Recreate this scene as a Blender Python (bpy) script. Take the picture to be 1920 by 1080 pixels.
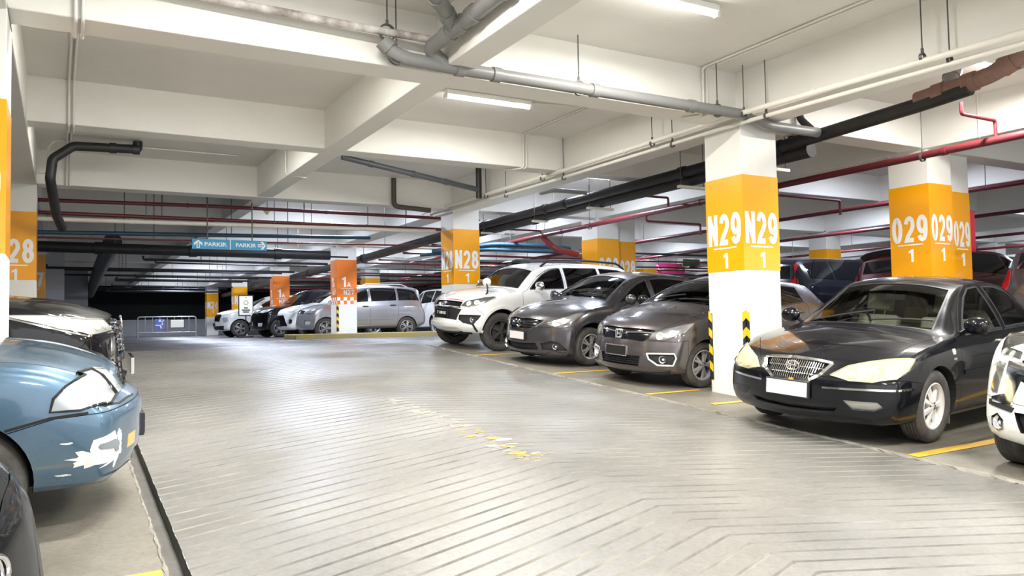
import bpy, bmesh, math, random
from mathutils import Vector, Matrix
from mathutils.bvhtree import BVHTree
from mathutils.geometry import delaunay_2d_cdt
import numpy as np
R = math.radians
scene = bpy.context.scene
for o in list(bpy.data.objects): bpy.data.objects.remove(o)

# ------------------------------------------------------------------ camera
CAM_H = 1.474
def camera():
    yaw, pitch, roll = R(29.73), R(2.567), R(-1.073)
    fw = Vector((math.sin(yaw)*math.cos(pitch), math.cos(yaw)*math.cos(pitch), math.sin(pitch)))
    rt = Vector((math.cos(yaw), -math.sin(yaw), 0)); up = rt.cross(fw)
    r2 = rt*math.cos(roll)+up*math.sin(roll); u2 = -rt*math.sin(roll)+up*math.cos(roll)
    m = Matrix((r2, u2, -fw)).transposed().to_4x4(); m.translation = (0, 0, CAM_H)
    cd = bpy.data.cameras.new('camera'); cd.sensor_width = 36; cd.lens = 36*1480.2/1920
    cd.clip_start = .05; cd.clip_end = 300
    c = bpy.data.objects.new('camera', cd); scene.collection.objects.link(c); c.matrix_world = m
    scene.camera = c
camera()

# ------------------------------------------------------------------ world, exposure
w = bpy.data.worlds.new('daylight'); scene.world = w; w.use_nodes = True
w.node_tree.nodes['Background'].inputs[0].default_value = (.93, .96, 1, 1)
w.node_tree.nodes['Background'].inputs[1].default_value = WORLD_STRENGTH = 1.2
scene.view_settings.view_transform = 'Standard'; scene.view_settings.look = 'None'
scene.view_settings.gamma = 1; scene.view_settings.use_curve_mapping = False
scene.view_settings.exposure = 1.0
TUBE_POWER = 62.0
# ------------------------------------------------------------------ helpers
COL = scene.collection
def put(o, parent=None):
    COL.objects.link(o)
    if parent is not None: o.parent = parent
    return o
def tag(o, label=None, cat=None, group=None, kind=None):
    if label: o['label'] = label
    if cat: o['category'] = cat
    if group: o['group'] = group
    if kind: o['kind'] = kind
    return o
def empty(name, loc=(0, 0, 0), rot=None, parent=None):
    o = bpy.data.objects.new(name, None); o.empty_display_size = .1
    o.location = loc
    if rot is not None: o.rotation_euler = rot
    return put(o, parent)
def mobj(name, me, mat=None, parent=None):
    if mat is not None and not me.materials: me.materials.append(mat)
    return put(bpy.data.objects.new(name, me), parent)
def copy_tree(o, parent=None):
    c = o.copy(); COL.objects.link(c); c.parent = parent
    for ch in list(o.children): copy_tree(ch, c)
    return c
class MB:
    """collects shapes; build() links them as one mesh object"""
    def __init__(s): s.v = []; s.f = []; s.m = []
    def add(s, vs, fs, mi=0):
        n = len(s.v); s.v += [tuple(v) for v in vs]; s.f += [tuple(i+n for i in f) for f in fs]; s.m += [mi]*len(fs); return s
    def box(s, lo, hi, mi=0, M=None):
        x0, y0, z0 = lo; x1, y1, z1 = hi
        v = [(x0,y0,z0),(x1,y0,z0),(x1,y1,z0),(x0,y1,z0),(x0,y0,z1),(x1,y0,z1),(x1,y1,z1),(x0,y1,z1)]
        if M is not None: v = [tuple(M @ Vector(p)) for p in v]
        return s.add(v, [(0,3,2,1),(4,5,6,7),(0,1,5,4),(1,2,6,5),(2,3,7,6),(3,0,4,7)], mi)
    def hexa(s, v, mi=0):
        return s.add(v, [(0,3,2,1),(4,5,6,7),(0,1,5,4),(1,2,6,5),(2,3,7,6),(3,0,4,7)], mi)
    def tube(s, pts, r, n=10, mi=0, cap=True, rs=None):
        pts = [Vector(p) for p in pts]; rings = []; ref = None
        for i, p in enumerate(pts):
            a = pts[max(i-1, 0)]; b = pts[min(i+1, len(pts)-1)]
            d = (b-a).normalized()
            if 0 < i < len(pts)-1:
                d1 = (p-a).normalized(); d2 = (b-p).normalized(); d = (d1+d2).normalized()
                k = 1/max(.5, d.dot(d1))
            else: k = 1
            if ref is None:
                ref = Vector((0, 0, 1)) if abs(d.z) < .9 else Vector((1, 0, 0))
            x = (ref - d*ref.dot(d)).normalized(); y = d.cross(x); ref = x
            rr = rs[i] if rs else r
            rings.append([p + (x*math.cos(t)+y*math.sin(t))*rr*(k if True else 1) for t in [2*math.pi*j/n for j in range(n)]])
        v = [q for g in rings for q in g]; f = []
        for i in range(len(pts)-1):
            for j in range(n):
                a = i*n+j; b = i*n+(j+1) % n; f.append((a, b, b+n, a+n))
        if cap:
            f.append(tuple(range(n-1, -1, -1))); f.append(tuple((len(pts)-1)*n+j for j in range(n)))
        return s.add(v, f, mi)
    def cyl(s, a, b, r, n=12, mi=0): return s.tube([a, b], r, n, mi)
    def lathe(s, prof, n=24, axis='y', M=None, mi=0, closed=False):
        v = []; f = []; m = len(prof)
        for j in range(n):
            t = 2*math.pi*j/n; c, q = math.cos(t), math.sin(t)
            for (r, h) in prof:
                p = (r*c, h, r*q) if axis == 'y' else ((r*c, r*q, h) if axis == 'z' else (h, r*c, r*q))
                v.append(tuple(M @ Vector(p)) if M is not None else p)
        for j in range(n):
            k = (j+1) % n
            for i in range(m-1 if not closed else m):
                i2 = (i+1) % m; f.append((j*m+i, j*m+i2, k*m+i2, k*m+i))
        return s.add(v, f, mi)
    def prism(s, poly, z0, z1, mi=0, M=None):
        n = len(poly); v = [(x, y, z0) for x, y in poly]+[(x, y, z1) for x, y in poly]
        if M is not None: v = [tuple(M @ Vector(p)) for p in v]
        f = [tuple(range(n-1, -1, -1)), tuple(range(n, 2*n))]+[(i, (i+1) % n, n+(i+1) % n, n+i) for i in range(n)]
        return s.add(v, f, mi)
    def mesh(s, name, mats=None, smooth=None):
        me = bpy.data.meshes.new(name); me.from_pydata(s.v, [], s.f)
        if mats:
            for m in (mats if isinstance(mats, (list, tuple)) else [mats]): me.materials.append(m)
            me.polygons.foreach_set('material_index', s.m)
        me.update()
        if smooth:
            me.polygons.foreach_set('use_smooth', [True]*len(me.polygons)); me.set_sharp_from_angle(angle=R(smooth))
        return me
    def build(s, name, mats, parent=None, smooth=None, bevel=None):
        o = put(bpy.data.objects.new(name, s.mesh(name, mats, smooth)), parent)
        if bevel:
            b = o.modifiers.new('edge', 'BEVEL'); b.width = bevel; b.segments = 2; b.limit_method = 'ANGLE'; b.angle_limit = R(40)
        return o
def arc_pts(pts, r, n=4):
    """round the corners of a polyline"""
    pts = [Vector(p) for p in pts]; out = [pts[0]]
    for a, p, b in zip(pts, pts[1:], pts[2:]):
        d1 = (a-p); d2 = (b-p); q = min(r, d1.length*.45, d2.length*.45)
        s, e = p+d1.normalized()*q, p+d2.normalized()*q
        for i in range(n+1):
            t = i/n; out.append(s*(1-t)**2+p*2*t*(1-t)+e*t*t)
    return out+[pts[-1]]

# ------------------------------------------------------------------ materials
MATS = {}
def mat(name, col, rough=.5, metal=0, coat=0, coat_r=.05, noise=None, bump=None, emit=None, spec=None, rnoise=None):
    """noise=(scale, colour2, amount, detail) mottles the colour; bump=(scale, strength); rnoise=(scale, amount)"""
    if name in MATS: return MATS[name]
    m = bpy.data.materials.new(name); m.use_nodes = True; nt = m.node_tree; b = nt.nodes['Principled BSDF']
    N = nt.nodes.new; Lk = nt.links.new
    c = (*col[:3], 1)
    b.inputs['Base Color'].default_value = c; b.inputs['Roughness'].default_value = rough; b.inputs['Metallic'].default_value = metal
    if coat: b.inputs['Coat Weight'].default_value = coat; b.inputs['Coat Roughness'].default_value = coat_r
    if spec is not None: b.inputs['Specular IOR Level'].default_value = spec
    tc = None
    def coord():
        nonlocal tc
        if tc is None: tc = N('ShaderNodeTexCoord')
        return tc.outputs['Object']
    if noise:
        n = N('ShaderNodeTexNoise'); n.inputs['Scale'].default_value = noise[0]; n.inputs['Detail'].default_value = noise[3] if len(noise) > 3 else 6
        n.inputs['Roughness'].default_value = .62; Lk(coord(), n.inputs['Vector'])
        r = N('ShaderNodeValToRGB'); r.color_ramp.elements[0].position = .5-.28*noise[2]**.3; r.color_ramp.elements[1].position = .72
        r.color_ramp.elements[0].color = c; r.color_ramp.elements[1].color = (*noise[1][:3], 1)
        mx = N('ShaderNodeMix'); mx.data_type = 'RGBA'; mx.inputs[6].default_value = c; mx.inputs[0].default_value = noise[2]
        Lk(n.outputs['Fac'], r.inputs['Fac']); Lk(r.outputs['Color'], mx.inputs[7]); Lk(mx.outputs[2], b.inputs['Base Color'])
    if rnoise:
        n = N('ShaderNodeTexNoise'); n.inputs['Scale'].default_value = rnoise[0]; n.inputs['Detail'].default_value = 5; Lk(coord(), n.inputs['Vector'])
        mr = N('ShaderNodeMapRange'); mr.inputs['From Min'].default_value = .3; mr.inputs['From Max'].default_value = .7
        mr.inputs['To Min'].default_value = max(0, rough-rnoise[1]); mr.inputs['To Max'].default_value = min(1, rough+rnoise[1])
        Lk(n.outputs['Fac'], mr.inputs['Value']); Lk(mr.outputs['Result'], b.inputs['Roughness'])
    if bump:
        n = N('ShaderNodeTexNoise'); n.inputs['Scale'].default_value = bump[0]; n.inputs['Detail'].default_value = 6; Lk(coord(), n.inputs['Vector'])
        bp = N('ShaderNodeBump'); bp.inputs['Strength'].default_value = bump[1]; bp.inputs['Distance'].default_value = .02
        Lk(n.outputs['Fac'], bp.inputs['Height']); Lk(bp.outputs['Normal'], b.inputs['Normal'])
    if emit: b.inputs['Emission Color'].default_value = (*emit[0], 1); b.inputs['Emission Strength'].default_value = emit[1]
    MATS[name] = m; return m
def glass(name, tint, gloss=.05):
    """thin pane: tinted see-through plus a fresnel mirror"""
    if name in MATS: return MATS[name]
    m = bpy.data.materials.new(name); m.use_nodes = True; nt = m.node_tree; nt.nodes.remove(nt.nodes['Principled BSDF'])
    N = nt.nodes.new; Lk = nt.links.new
    t = N('ShaderNodeBsdfTransparent'); t.inputs[0].default_value = (*tint, 1)
    g = N('ShaderNodeBsdfGlossy'); g.inputs['Roughness'].default_value = gloss
    f = N('ShaderNodeFresnel'); f.inputs['IOR'].default_value = 1.55
    mx = N('ShaderNodeMixShader'); Lk(f.outputs[0], mx.inputs[0]); Lk(t.outputs[0], mx.inputs[1]); Lk(g.outputs[0], mx.inputs[2])
    Lk(mx.outputs[0], nt.nodes['Material Output'].inputs['Surface']); MATS[name] = m; return m
def text_mesh(s, size, depth=.004, bold=0.0, align='CENTER', sx=1.0, shear=0):
    cu = bpy.data.curves.new('t', 'FONT'); cu.body = s; cu.size = size; cu.align_x = align; cu.extrude = depth; cu.offset = bold; cu.resolution_u = 3
    cu.shear = shear
    o = bpy.data.objects.new('t', cu); COL.objects.link(o)
    dg = bpy.context.evaluated_depsgraph_get(); me = bpy.data.meshes.new_from_object(o.evaluated_get(dg))
    bpy.data.objects.remove(o); bpy.data.curves.remove(cu)
    if sx != 1: me.transform(Matrix.Scale(sx, 4, (1, 0, 0)))
    me.materials.clear(); return me
def text_fit(s, w, h, depth=.004, bold=0.0):
    """lettering scaled to exactly w by h, centred on its middle"""
    me = text_mesh(s, 1, depth, bold); vs = [v.co for v in me.vertices]
    x0, x1 = min(v.x for v in vs), max(v.x for v in vs); y0, y1 = min(v.y for v in vs), max(v.y for v in vs)
    me.transform(Matrix.Diagonal((w/(x1-x0), h/(y1-y0), 1, 1)) @ Matrix.Translation((-(x0+x1)/2, -(y0+y1)/2, 0)))
    return me
def face_frame(p, n, up=(0, 0, 1)):
    """matrix with local x to the right, y up, z out of a face with normal n"""
    z = Vector(n).normalized(); y = (Vector(up)-z*Vector(up).dot(z)).normalized(); x = y.cross(z)
    m = Matrix((x, y, z)).transposed().to_4x4(); m.translation = p; return m

def _arc(cx, cy, rx, ry, a0, a1, n=14): return [(cx+rx*math.cos(R(a0+(a1-a0)*i/n)), cy+ry*math.sin(R(a0+(a1-a0)*i/n))) for i in range(n+1)]
GLYPH = {'N': [[(0, 0), (0, 1)], [(.0, 1), (1, 0)], [(1, 0), (1, 1)]], 'M': [[(0, 0), (0, 1), (.5, .15), (1, 1), (1, 0)]], '0': [_arc(.5, .5, .5, .5, 0, 360, 28)],
    '2': [_arc(.5, .70, .5, .30, 170, -20, 14)+[(.72, .42), (.2, .16), (.04, 0), (1.08, 0)]], '9': [_arc(.5, .68, .5, .32, 0, 360, 24), [(1.0, .68), (1.0, .45), (.93, .2), (.75, .04), (.5, 0), (.22, .04), (.04, .18)]],
    '8': [_arc(.5, .765, .43, .235, 0, 360, 22), _arc(.5, .27, .5, .27, 0, 360, 24)], '7': [[(-.08, 1), (1, 1), (.62, .52), (.36, 0)]], '6': [_arc(.5, .32, .5, .32, 0, 360, 24), [(0, .32), (.02, .6), (.14, .86), (.4, 1), (.7, .99), (.94, .86)]],
    '5': [[(.95, 1), (.18, 1), (.06, .52)]+_arc(.48, .32, .52, .32, 140, -150, 16)], '4': [[(.76, -.08), (.76, 1), (-.02, .30), (1.08, .30)]], 'A': [[(0, -.05), (.5, 1), (1, -.05)], [(.2, .3), (.8, .3)]]}
GLYPH['O'] = GLYPH['0']
def glyphs(s, w, h, t=.195, gap=.17):
    """bold upright lettering w by h, centred; strokes are flat ribbons"""
    n = len(s); cw = w/(n+gap*(n-1)); mb = MB(); th = t*h*.9; tx = min(th, cw*.37)
    for i, ch in enumerate(s):
        x0 = -w/2+i*cw*(1+gap)+tx/2; sx = cw-tx; sy = h-th; y0 = -h/2+th/2
        for k, P in enumerate(GLYPH.get(ch, [])):
            Q = [Vector((x0+p[0]*sx, y0+p[1]*sy)) for p in P]; closed = (Q[0]-Q[-1]).length < 1e-4 and len(Q) > 4
            if closed: Q = Q[:-1]
            m = len(Q); ext = th/2
            if not closed and len(P) == 2 and P[0][0] == P[1][0]: d = (Q[1]-Q[0]).normalized(); Q = [Q[0]-d*ext, Q[1]+d*ext]
            v = []
            for j, q in enumerate(Q):
                a = Q[j-1] if (j > 0 or closed) else q; c = Q[(j+1) % m] if (j < m-1 or closed) else q
                d1 = (q-a).normalized() if (q-a).length > 1e-9 else (c-q).normalized(); d2 = (c-q).normalized() if (c-q).length > 1e-9 else d1
                nn = Vector((-d1.y-d2.y, d1.x+d2.x)); nn = nn.normalized() if nn.length > 1e-6 else Vector((-d1.y, d1.x)); kk = 1/max(.6, nn.dot(Vector((-d1.y, d1.x))))
                o_ = Vector((nn.x*tx/2, nn.y*th/2))*kk*(1.0)
                v += [(q.x+o_.x, q.y+o_.y, .001+.0004*k), (q.x-o_.x, q.y-o_.y, .001+.0004*k)]
            f = [(2*j, 2*j+1, 2*((j+1) % m)+1, 2*((j+1) % m)) for j in range(m if closed else m-1)]
            mb.add(v, f)
    return mb.mesh('lettering')
# ------------------------------------------------------------------ structure
K = .0786; Y1 = 14.4; ZF = K*Y1       # ramp gradient, its upper end, level of the far deck
SOF = 3.88; SLAB = 4.44
NX, NY, CW = 7.053, 6.767, .607
def floor_mat(name, c1, c2, rough, scale=.7, stain=(.1, .09, .075)):
    m = bpy.data.materials.new(name); m.use_nodes = True; nt = m.node_tree; b = nt.nodes['Principled BSDF']; N = nt.nodes.new; Lk = nt.links.new
    tc = N('ShaderNodeTexCoord')
    def noise(s, d, r=.6):
        n = N('ShaderNodeTexNoise'); n.inputs['Scale'].default_value = s; n.inputs['Detail'].default_value = d; n.inputs['Roughness'].default_value = r; Lk(tc.outputs['Object'], n.inputs['Vector']); return n.outputs['Fac']
    def ramp(f, a, b_, c, d):
        r = N('ShaderNodeValToRGB'); r.color_ramp.elements[0].position = a; r.color_ramp.elements[1].position = b_; r.color_ramp.elements[0].color = (*c, 1); r.color_ramp.elements[1].color = (*d, 1); Lk(f, r.inputs['Fac']); return r.outputs['Color']
    def mix(f, a, b_, mode='MIX'):
        x = N('ShaderNodeMix'); x.data_type = 'RGBA'; x.blend_type = mode
        if isinstance(f, float): x.inputs[0].default_value = f
        else: Lk(f, x.inputs[0])
        Lk(a, x.inputs[6]); Lk(b_, x.inputs[7]); return x.outputs[2]
    base = ramp(noise(scale, 8), .3, .7, c1, c2)
    fine = ramp(noise(28, 6, .7), .3, .75, (.72, .72, .72), (1.1, 1.1, 1.1))
    col = mix(1.0, base, fine, 'MULTIPLY')
    st = ramp(noise(1.1, 4, .5), .50, .85, (0, 0, 0), (.5, .5, .5))
    sc = N('ShaderNodeRGB'); sc.outputs[0].default_value = (*stain, 1)
    col = mix(st, col, sc.outputs[0]); Lk(col, b.inputs['Base Color'])
    mr = N('ShaderNodeMapRange'); Lk(noise(1.0, 2, .4), mr.inputs['Value']); mr.inputs['From Min'].default_value = .15; mr.inputs['From Max'].default_value = .85
    mr.inputs['To Min'].default_value = rough-.08; mr.inputs['To Max'].default_value = rough+.16; Lk(mr.outputs['Result'], b.inputs['Roughness'])
    bp = N('ShaderNodeBump'); bp.inputs['Strength'].default_value = .12; bp.inputs['Distance'].default_value = .01; Lk(noise(90, 4), bp.inputs['Height']); Lk(bp.outputs['Normal'], b.inputs['Normal'])
    MATS[name] = m; return m
WHITE = mat('white_painted_concrete', (.80, .785, .73), .7, noise=(.9, (.62, .60, .53), .3, 9), bump=(14, .12))
SLABM = mat('slab_concrete', (.74, .72, .67), .75, noise=(1.1, (.58, .56, .51), .4, 9), bump=(18, .15))
AISLE = floor_mat('aisle_concrete', (.15, .144, .132), (.25, .24, .22), .34)
BAY = floor_mat('bay_concrete', (.17, .155, .125), (.27, .25, .205), .42, .8, (.075, .065, .05))
DECK = floor_mat('deck_concrete', (.115, .112, .11), (.18, .175, .172), .28)
RAW = mat('broken_concrete', (.13, .115, .09), .9, noise=(2.5, (.42, .40, .35), .6), bump=(30, .5))
YEL = mat('line_yellow', (.80, .47, .03), .5, noise=(7, (.45, .3, .08), .5))
def struct(o): o['kind'] = 'structure'; return o
def zr(y): return K*y if y < Y1 else ZF
def plane(name, x0, x1, y0, y1, m, z=None):
    mb = MB(); ny = max(1, int((y1-y0)/2)); nx = max(1, int((x1-x0)/2)); v = []; f = []
    for j in range(ny+1):
        for i in range(nx+1):
            x = x0+(x1-x0)*i/nx; y = y0+(y1-y0)*j/ny; v.append((x, y, zr(y) if z is None else z))
    for j in range(ny):
        for i in range(nx): a = j*(nx+1)+i; f.append((a, a+1, a+nx+2, a+nx+1))
    mb.add(v, f); return struct(mb.build(name, m))
def grooved_aisle():
    """herringbone ribs: each rib a slab proud of the groove beside it, meeting on the centre line"""
    mb = MB(); x0, xm, x1 = .54, 3.275, 6.03; sl = .377; pitch = .152; g = .028; dp = .014
    def yy(x, y0): return y0-sl*abs(x-xm)
    def P(x, y0, d=0): y = min(yy(x, y0), Y1-.02); return (x, y, K*y-d)
    rnd = random.Random(3); y0 = -7.0
    while y0 < Y1+.9:
        for xa, xb in ((x0, xm), (xm, x1)):
            if min(yy(xa, y0), yy(xb, y0)) > Y1-.1: continue
            a, b = y0, y0+pitch-g; c = y0+pitch
            n = 6; xs = [xa+(xb-xa)*i/n for i in range(n+1)]; jit = lambda: rnd.uniform(-.0035, .0035)
            J = [(jit(), jit()) for _ in xs]
            if xa == xm: J[0] = (0, 0)
            if xb == xm: J[-1] = (0, 0)
            for i in range(n):
                p, q = xs[i], xs[i+1]; (j0, k0), (j1, k1) = J[i], J[i+1]
                mb.add([P(p, a), P(q, a), P(q, b+j1), P(p, b+j0)], [(0, 1, 2, 3)])
                mb.add([P(p, b+j0), P(q, b+j1), P(q, b+.004, dp), P(p, b+.004, dp), P(q, c-.004, dp), P(p, c-.004, dp), P(q, c), P(p, c)], [(0, 1, 2, 3), (3, 2, 4, 5), (5, 4, 6, 7)], 1)
        y0 += pitch
    return struct(mb.build('floor', [AISLE, mat('groove_concrete', (.12, .113, .10), .85, noise=(2.2, (.42, .40, .35), .75))]))
grooved_aisle()
plane('floor', -8, .44, -8, Y1, BAY); plane('floor', 6.03, 11.4, -8, Y1, BAY)
plane('floor', -8, 11.4, Y1, 52, DECK, ZF); plane('floor', 11.4, 42, -8, 52, DECK, 1.0)
mb = MB(); mb.box((11.4, -8, -.7), (11.45, 12.72, .995)); struct(mb.build('wall_step', DECK))
# open drain along the left edge of the aisle, and the chipped kerb strip along the right
def strip_y(name, prof, y0, y1, m, n=40, jag=0, seed=1):
    """profile (x,z above ramp) pulled along the ramp"""
    rnd = random.Random(seed); mb = MB(); k = len(prof); v = []; f = []
    for i in range(n+1):
        y = y0+(y1-y0)*i/n
        for x, z in prof: v.append((x+rnd.uniform(-jag, jag), y, zr(y)+z+rnd.uniform(-jag, jag)*.4))
    for i in range(n):
        for j in range(k-1): a = i*k+j; f.append((a, a+1, a+k+1, a+k))
    mb.add(v, f); return struct(mb.build(name, m))
strip_y('floor', [(.44, 0), (.443, -.07), (.535, -.07), (.54, 0)], -8, Y1, mat('drain_concrete', (.16, .155, .14), .8, noise=(5, (.08, .075, .065), .6), bump=(30, .4)), 120, .003, 2)
strip_y('trim_1', [(.43, .001), (.436, .004), (.447, .003), (.447, -.03)], -2, Y1, RAW, 260, .006, 4)
strip_y('trim_2', [(6.0, .0), (6.012, .014), (6.045, .015), (6.06, .001)], -2, 13.9, RAW, 260, .009, 5)
# ceiling slab and beams
s = MB(); s.box((-8, -8, SLAB), (42, 52, SLAB+.2)); struct(s.build('ceiling', SLABM))
def beam(x0, x1, y0, y1, z=SOF):
    MBo = MB(); MBo.box((x0, y0, z), (x1, y1, SLAB+.05)); o = struct(MBo.build('ceiling_beam', WHITE, None, None, .012)); return o
for k in range(-1, 6):
    y = 6.82+8*k
    beam(-8, 42, y, y+(.38 if k else .37), SOF if k else SOF)
    if k < 5: beam(-8, 42, y+3.72, y+4.06, SOF+.03)
for x0, x1, z in ((-4.6, -4.3, SOF+.012), (-.95, -.36, SOF-.03), (3.11, 3.40, SOF+.012), (NX-.005, 7.60, SOF-.012), (10.72, 11.3, SOF-.02), (15, 15.3, SOF+.012), (18.6, 19.2, SOF-.02), (23, 23.3, SOF+.012), (27, 27.6, SOF-.02), (33, 33.4, SOF)):
    beam(x0, x1, -8, 52, z)
# outer walls
def wall(name, lo, hi, m=WHITE): mb = MB(); mb.box(lo, hi); return struct(mb.build(name, m))
GREYW = mat('grey_wall', (.55, .55, .56), .7, noise=(.8, (.45, .45, .46), .3))
wall('wall_left', (-8.2, -8, -1), (-8, 52, SLAB)); wall('wall_right', (42, -8, -1), (42.2, 52, SLAB))
wall('wall_far', (-8, 50.6, 0), (42, 50.8, SLAB), mat('dark_far_wall', (.004, .008, .007), .8))  # near-black colour stands in for the darkness of the far opening
wall('wall_parapet', (-8, 50.2, .9), (12, 50.4, 2.08), GREYW)
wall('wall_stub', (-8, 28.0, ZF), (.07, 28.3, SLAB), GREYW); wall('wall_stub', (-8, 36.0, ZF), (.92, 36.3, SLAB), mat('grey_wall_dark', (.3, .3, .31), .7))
wall('wall_far_bright', (12, 50.2, 0), (42, 50.4, SLAB), GREYW)

# ------------------------------------------------------------------ columns
ORANGE = mat('band_orange', (.90, .385, .002), .3, noise=(2, (.84, .34, .002), .3), coat=.4, coat_r=.1)
ORANGE2 = mat('band_red_orange', (.83, .21, .02), .3, noise=(2, (.75, .18, .02), .3), coat=.4, coat_r=.1)
LETTER = mat('letter_white', (.86, .85, .82), .5)
GUARD_Y = mat('guard_yellow', (.85, .5, .02), .4); GUARD_K = mat('guard_black', (.02, .02, .02), .45)
def column(x, y, w, d, zb, band, txt, label, style=0, left_txt=True, guards=False, top=SOF, zbase=None, group=None):
    zg = zr(y) if zbase is None else zbase; root = empty('column', (x+w/2, y+d/2, zg)); ox, oy = w/2, d/2
    def bx(nm, a, b, z0, z1, m, par=root, bv=None):
        mb = MB(); mb.box((-ox-a, -oy-b, z0-zg), (ox+a, oy+b, z1-zg)); return mb.build(nm, m, par, None, bv)
    bx('shaft', 0, 0, zg-.15, top+.03, WHITE, root, .008); b0, b1 = band; bd = bx('painted_band', .003, .003, b0, b1, ORANGE if style == 0 else ORANGE2)
    H = b1-b0
    def face(n, fw):
        if n == 'f': M = face_frame((0, -oy-.004, 0), (0, -1, 0))
        elif n == 'l': M = face_frame((-ox-.004, 0, 0), (-1, 0, 0))
        def put_t(s, wd, h, zc, dx=0, bold=.02):
            me = glyphs(s, wd, h); me.transform(M @ Matrix.Translation((dx, zc-zg, .001))); mobj('lettering', me, LETTER, bd)
        def bar(wd, zc, h=.018, dx=0):
            mb = MB(); mb.box((dx-wd/2, zc-zg-h/2, -.001), (dx+wd/2, zc-zg+h/2, .003), 0, M); mb.build('underline', LETTER, bd)
        def one(zc, h, dx=0):
            t = h*.2; mb = MB(); x0 = dx+t*.2
            mb.prism([(x0, zc-zg-h/2), (x0+t, zc-zg-h/2), (x0+t, zc-zg+h/2), (x0+t*.35, zc-zg+h/2), (x0-t*.95, zc-zg+h*.33), (x0-t*.95, zc-zg+h*.16), (x0, zc-zg+h*.24)], -.001, .003, 0, M); mb.build('lettering', LETTER, bd)
        if style == 0:
            put_t(txt[0], fw*.90, .385, b1-.635, 0, .05); bar(fw*.62, b1-.865); one(b1-1.02, .19)
        else:
            one(b1-.66, .30, -.10); put_t('A', .12, .15, b1-.735, .06, .03); bar(fw*.62, b1-.86, .014); put_t(txt[0], fw*.52, .14, b1-.97, .06, .008)
            sq = fw/6
            for r_ in range(2):
                for i in range(6):
                    if (i+r_) % 2 == 0:
                        mb = MB(); mb.box((-fw/2+i*sq, b0-zg+.0+(1-r_)*sq, -.001), (-fw/2+(i+1)*sq, b0-zg+(2-r_)*sq, .002), 0, M); mb.build('check_square', LETTER, bd)
    if txt: face('f', w)
    if left_txt: face('l', d)
    if guards:
        for cx, cy in (((-ox, -oy), (-ox, oy)) if style == 0 else ((-ox, -oy),)):
            sx = 1 if cx < 0 else -1; sy = 1 if cy < 0 else -1; z0, z1 = .2, 1.02
            g = MB(); g.box((min(cx-.008*sx, cx+.05*sx), min(cy-.008*sy, cy), z0), (max(cx-.008*sx, cx+.05*sx), max(cy-.008*sy, cy), z1)); g.box((min(cx-.008*sx, cx), min(cy-.008*sy, cy+.05*sy), z0), (max(cx-.008*sx, cx), max(cy-.008*sy, cy+.05*sy), z1))
            go = g.build('corner_guard', GUARD_K, root)
            for i in range(4):
                a = z0+.09+i*.205; h = .10; t = .05
                q = MB()
                X0, X1 = cx-.0095*sx, cx+.05*sx; Y0, Y1_ = cy-.0095*sy, cy+.05*sy
                q.add([(X0, Y0, a+t), (X1, Y0, a), (X1, Y0, a+h), (X0, Y0, a+h+t)], [(0, 1, 2, 3)]); q.add([(X0, Y0, a+t), (X0, Y1_, a), (X0, Y1_, a+h), (X0, Y0, a+h+t)], [(0, 3, 2, 1)])
                q.build('guard_stripe', GUARD_Y, go)
    return tag(root, label, 'column', group)
NB = lambda n: NY+8*(29-n)
column(NX, NB(29), CW, CW, 0, (2.059, 3.2085), ('N29', '1'), 'square white column with orange band lettered N29', 0, True, True)
column(NX, NB(28), CW, CW, 0, (2.31, 3.461), ('N28', '1'), 'square white column with orange band lettered N28', 0, True, True)
column(NX, NB(27), CW, CW, 0, (2.14, 3.455), ('N27', '1'), 'column with red-orange band lettered 1A N27 standing on the kerb', 1, True, True)
column(NX, NB(26), CW, CW, 0, (2.14, 3.455), ('N26', '1'), 'column with red-orange band lettered 1A N26 behind the white compact car', 1, True, False)
column(NX, NB(25), CW, CW, 0, (2.15, 3.45), ('N25', '1'), 'column with orange band ending in 5 behind the standing notice', 0, True, False)
column(NX, NB(24), CW, CW, 0, (2.15, 3.45), ('N24', '1'), 'farthest column with orange band lettered N24 beside the dark opening', 0, True, False)
column(-.36-CW, NB(29), CW, CW, 0, (2.05, 3.18), ('M29', '1'), 'yellow-banded column cut off by the left edge of the picture', 0, False, False)
column(-.36-CW, NB(28), CW, CW, 0, (2.31, 3.41), ('M28', '1'), 'left-hand column with orange band showing 28 above the black off-roader', 0, False, False)
column(-.36-CW, NB(27), CW, CW, 0, (2.2, 3.40), ('M27', '1'), 'left-hand column showing 7 just behind the column marked 28', 0, False, False)
column(10.74, NB(29), .56, .62, 0, (2.02, 3.37), ('029', '1'), 'square column with orange band lettered 029 behind the black sedan', 0, True, False)
column(11.58, NB(29)+.18, .46, .5, 0, (2.02, 3.33), ('029', '1'), 'second column lettered 029, joined to the right of its twin', 0, False, False)
column(10.72, NB(28), .62, .62, 0, (2.25, 3.40), ('028', '1'), 'orange-banded column partly hidden behind the roof of the white off-roader', 0, False, False, zbase=1.0)
column(11.42, NB(28)+.12, .5, .5, 0, (2.25, 3.36), ('028', '1'), 'orange-banded column ending in 8 right of its twin behind the white off-roader', 0, False, False, zbase=1.0)
column(10.72, NB(27), .62, .62, 0, (2.3, 3.42), ('O27', '1'), 'orange-banded column above the roof of the silver people carrier', 1, False, False)
column(10.72, NB(26), .62, .62, 0, (2.3, 3.42), ('O26', '1'), 'orange-banded column seen between columns N26 and N27', 0, False, False)
for x, y in ((18.6, NB(29)), (18.6, NB(28)), (18.6, NB(27)), (27, NB(28))):
    column(x, y, .6, .6, 0, (2.2, 3.4), None, 'distant orange-banded column beyond the back row of cars', 0, False, False, zbase=1.0, group='distant columns')

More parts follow.
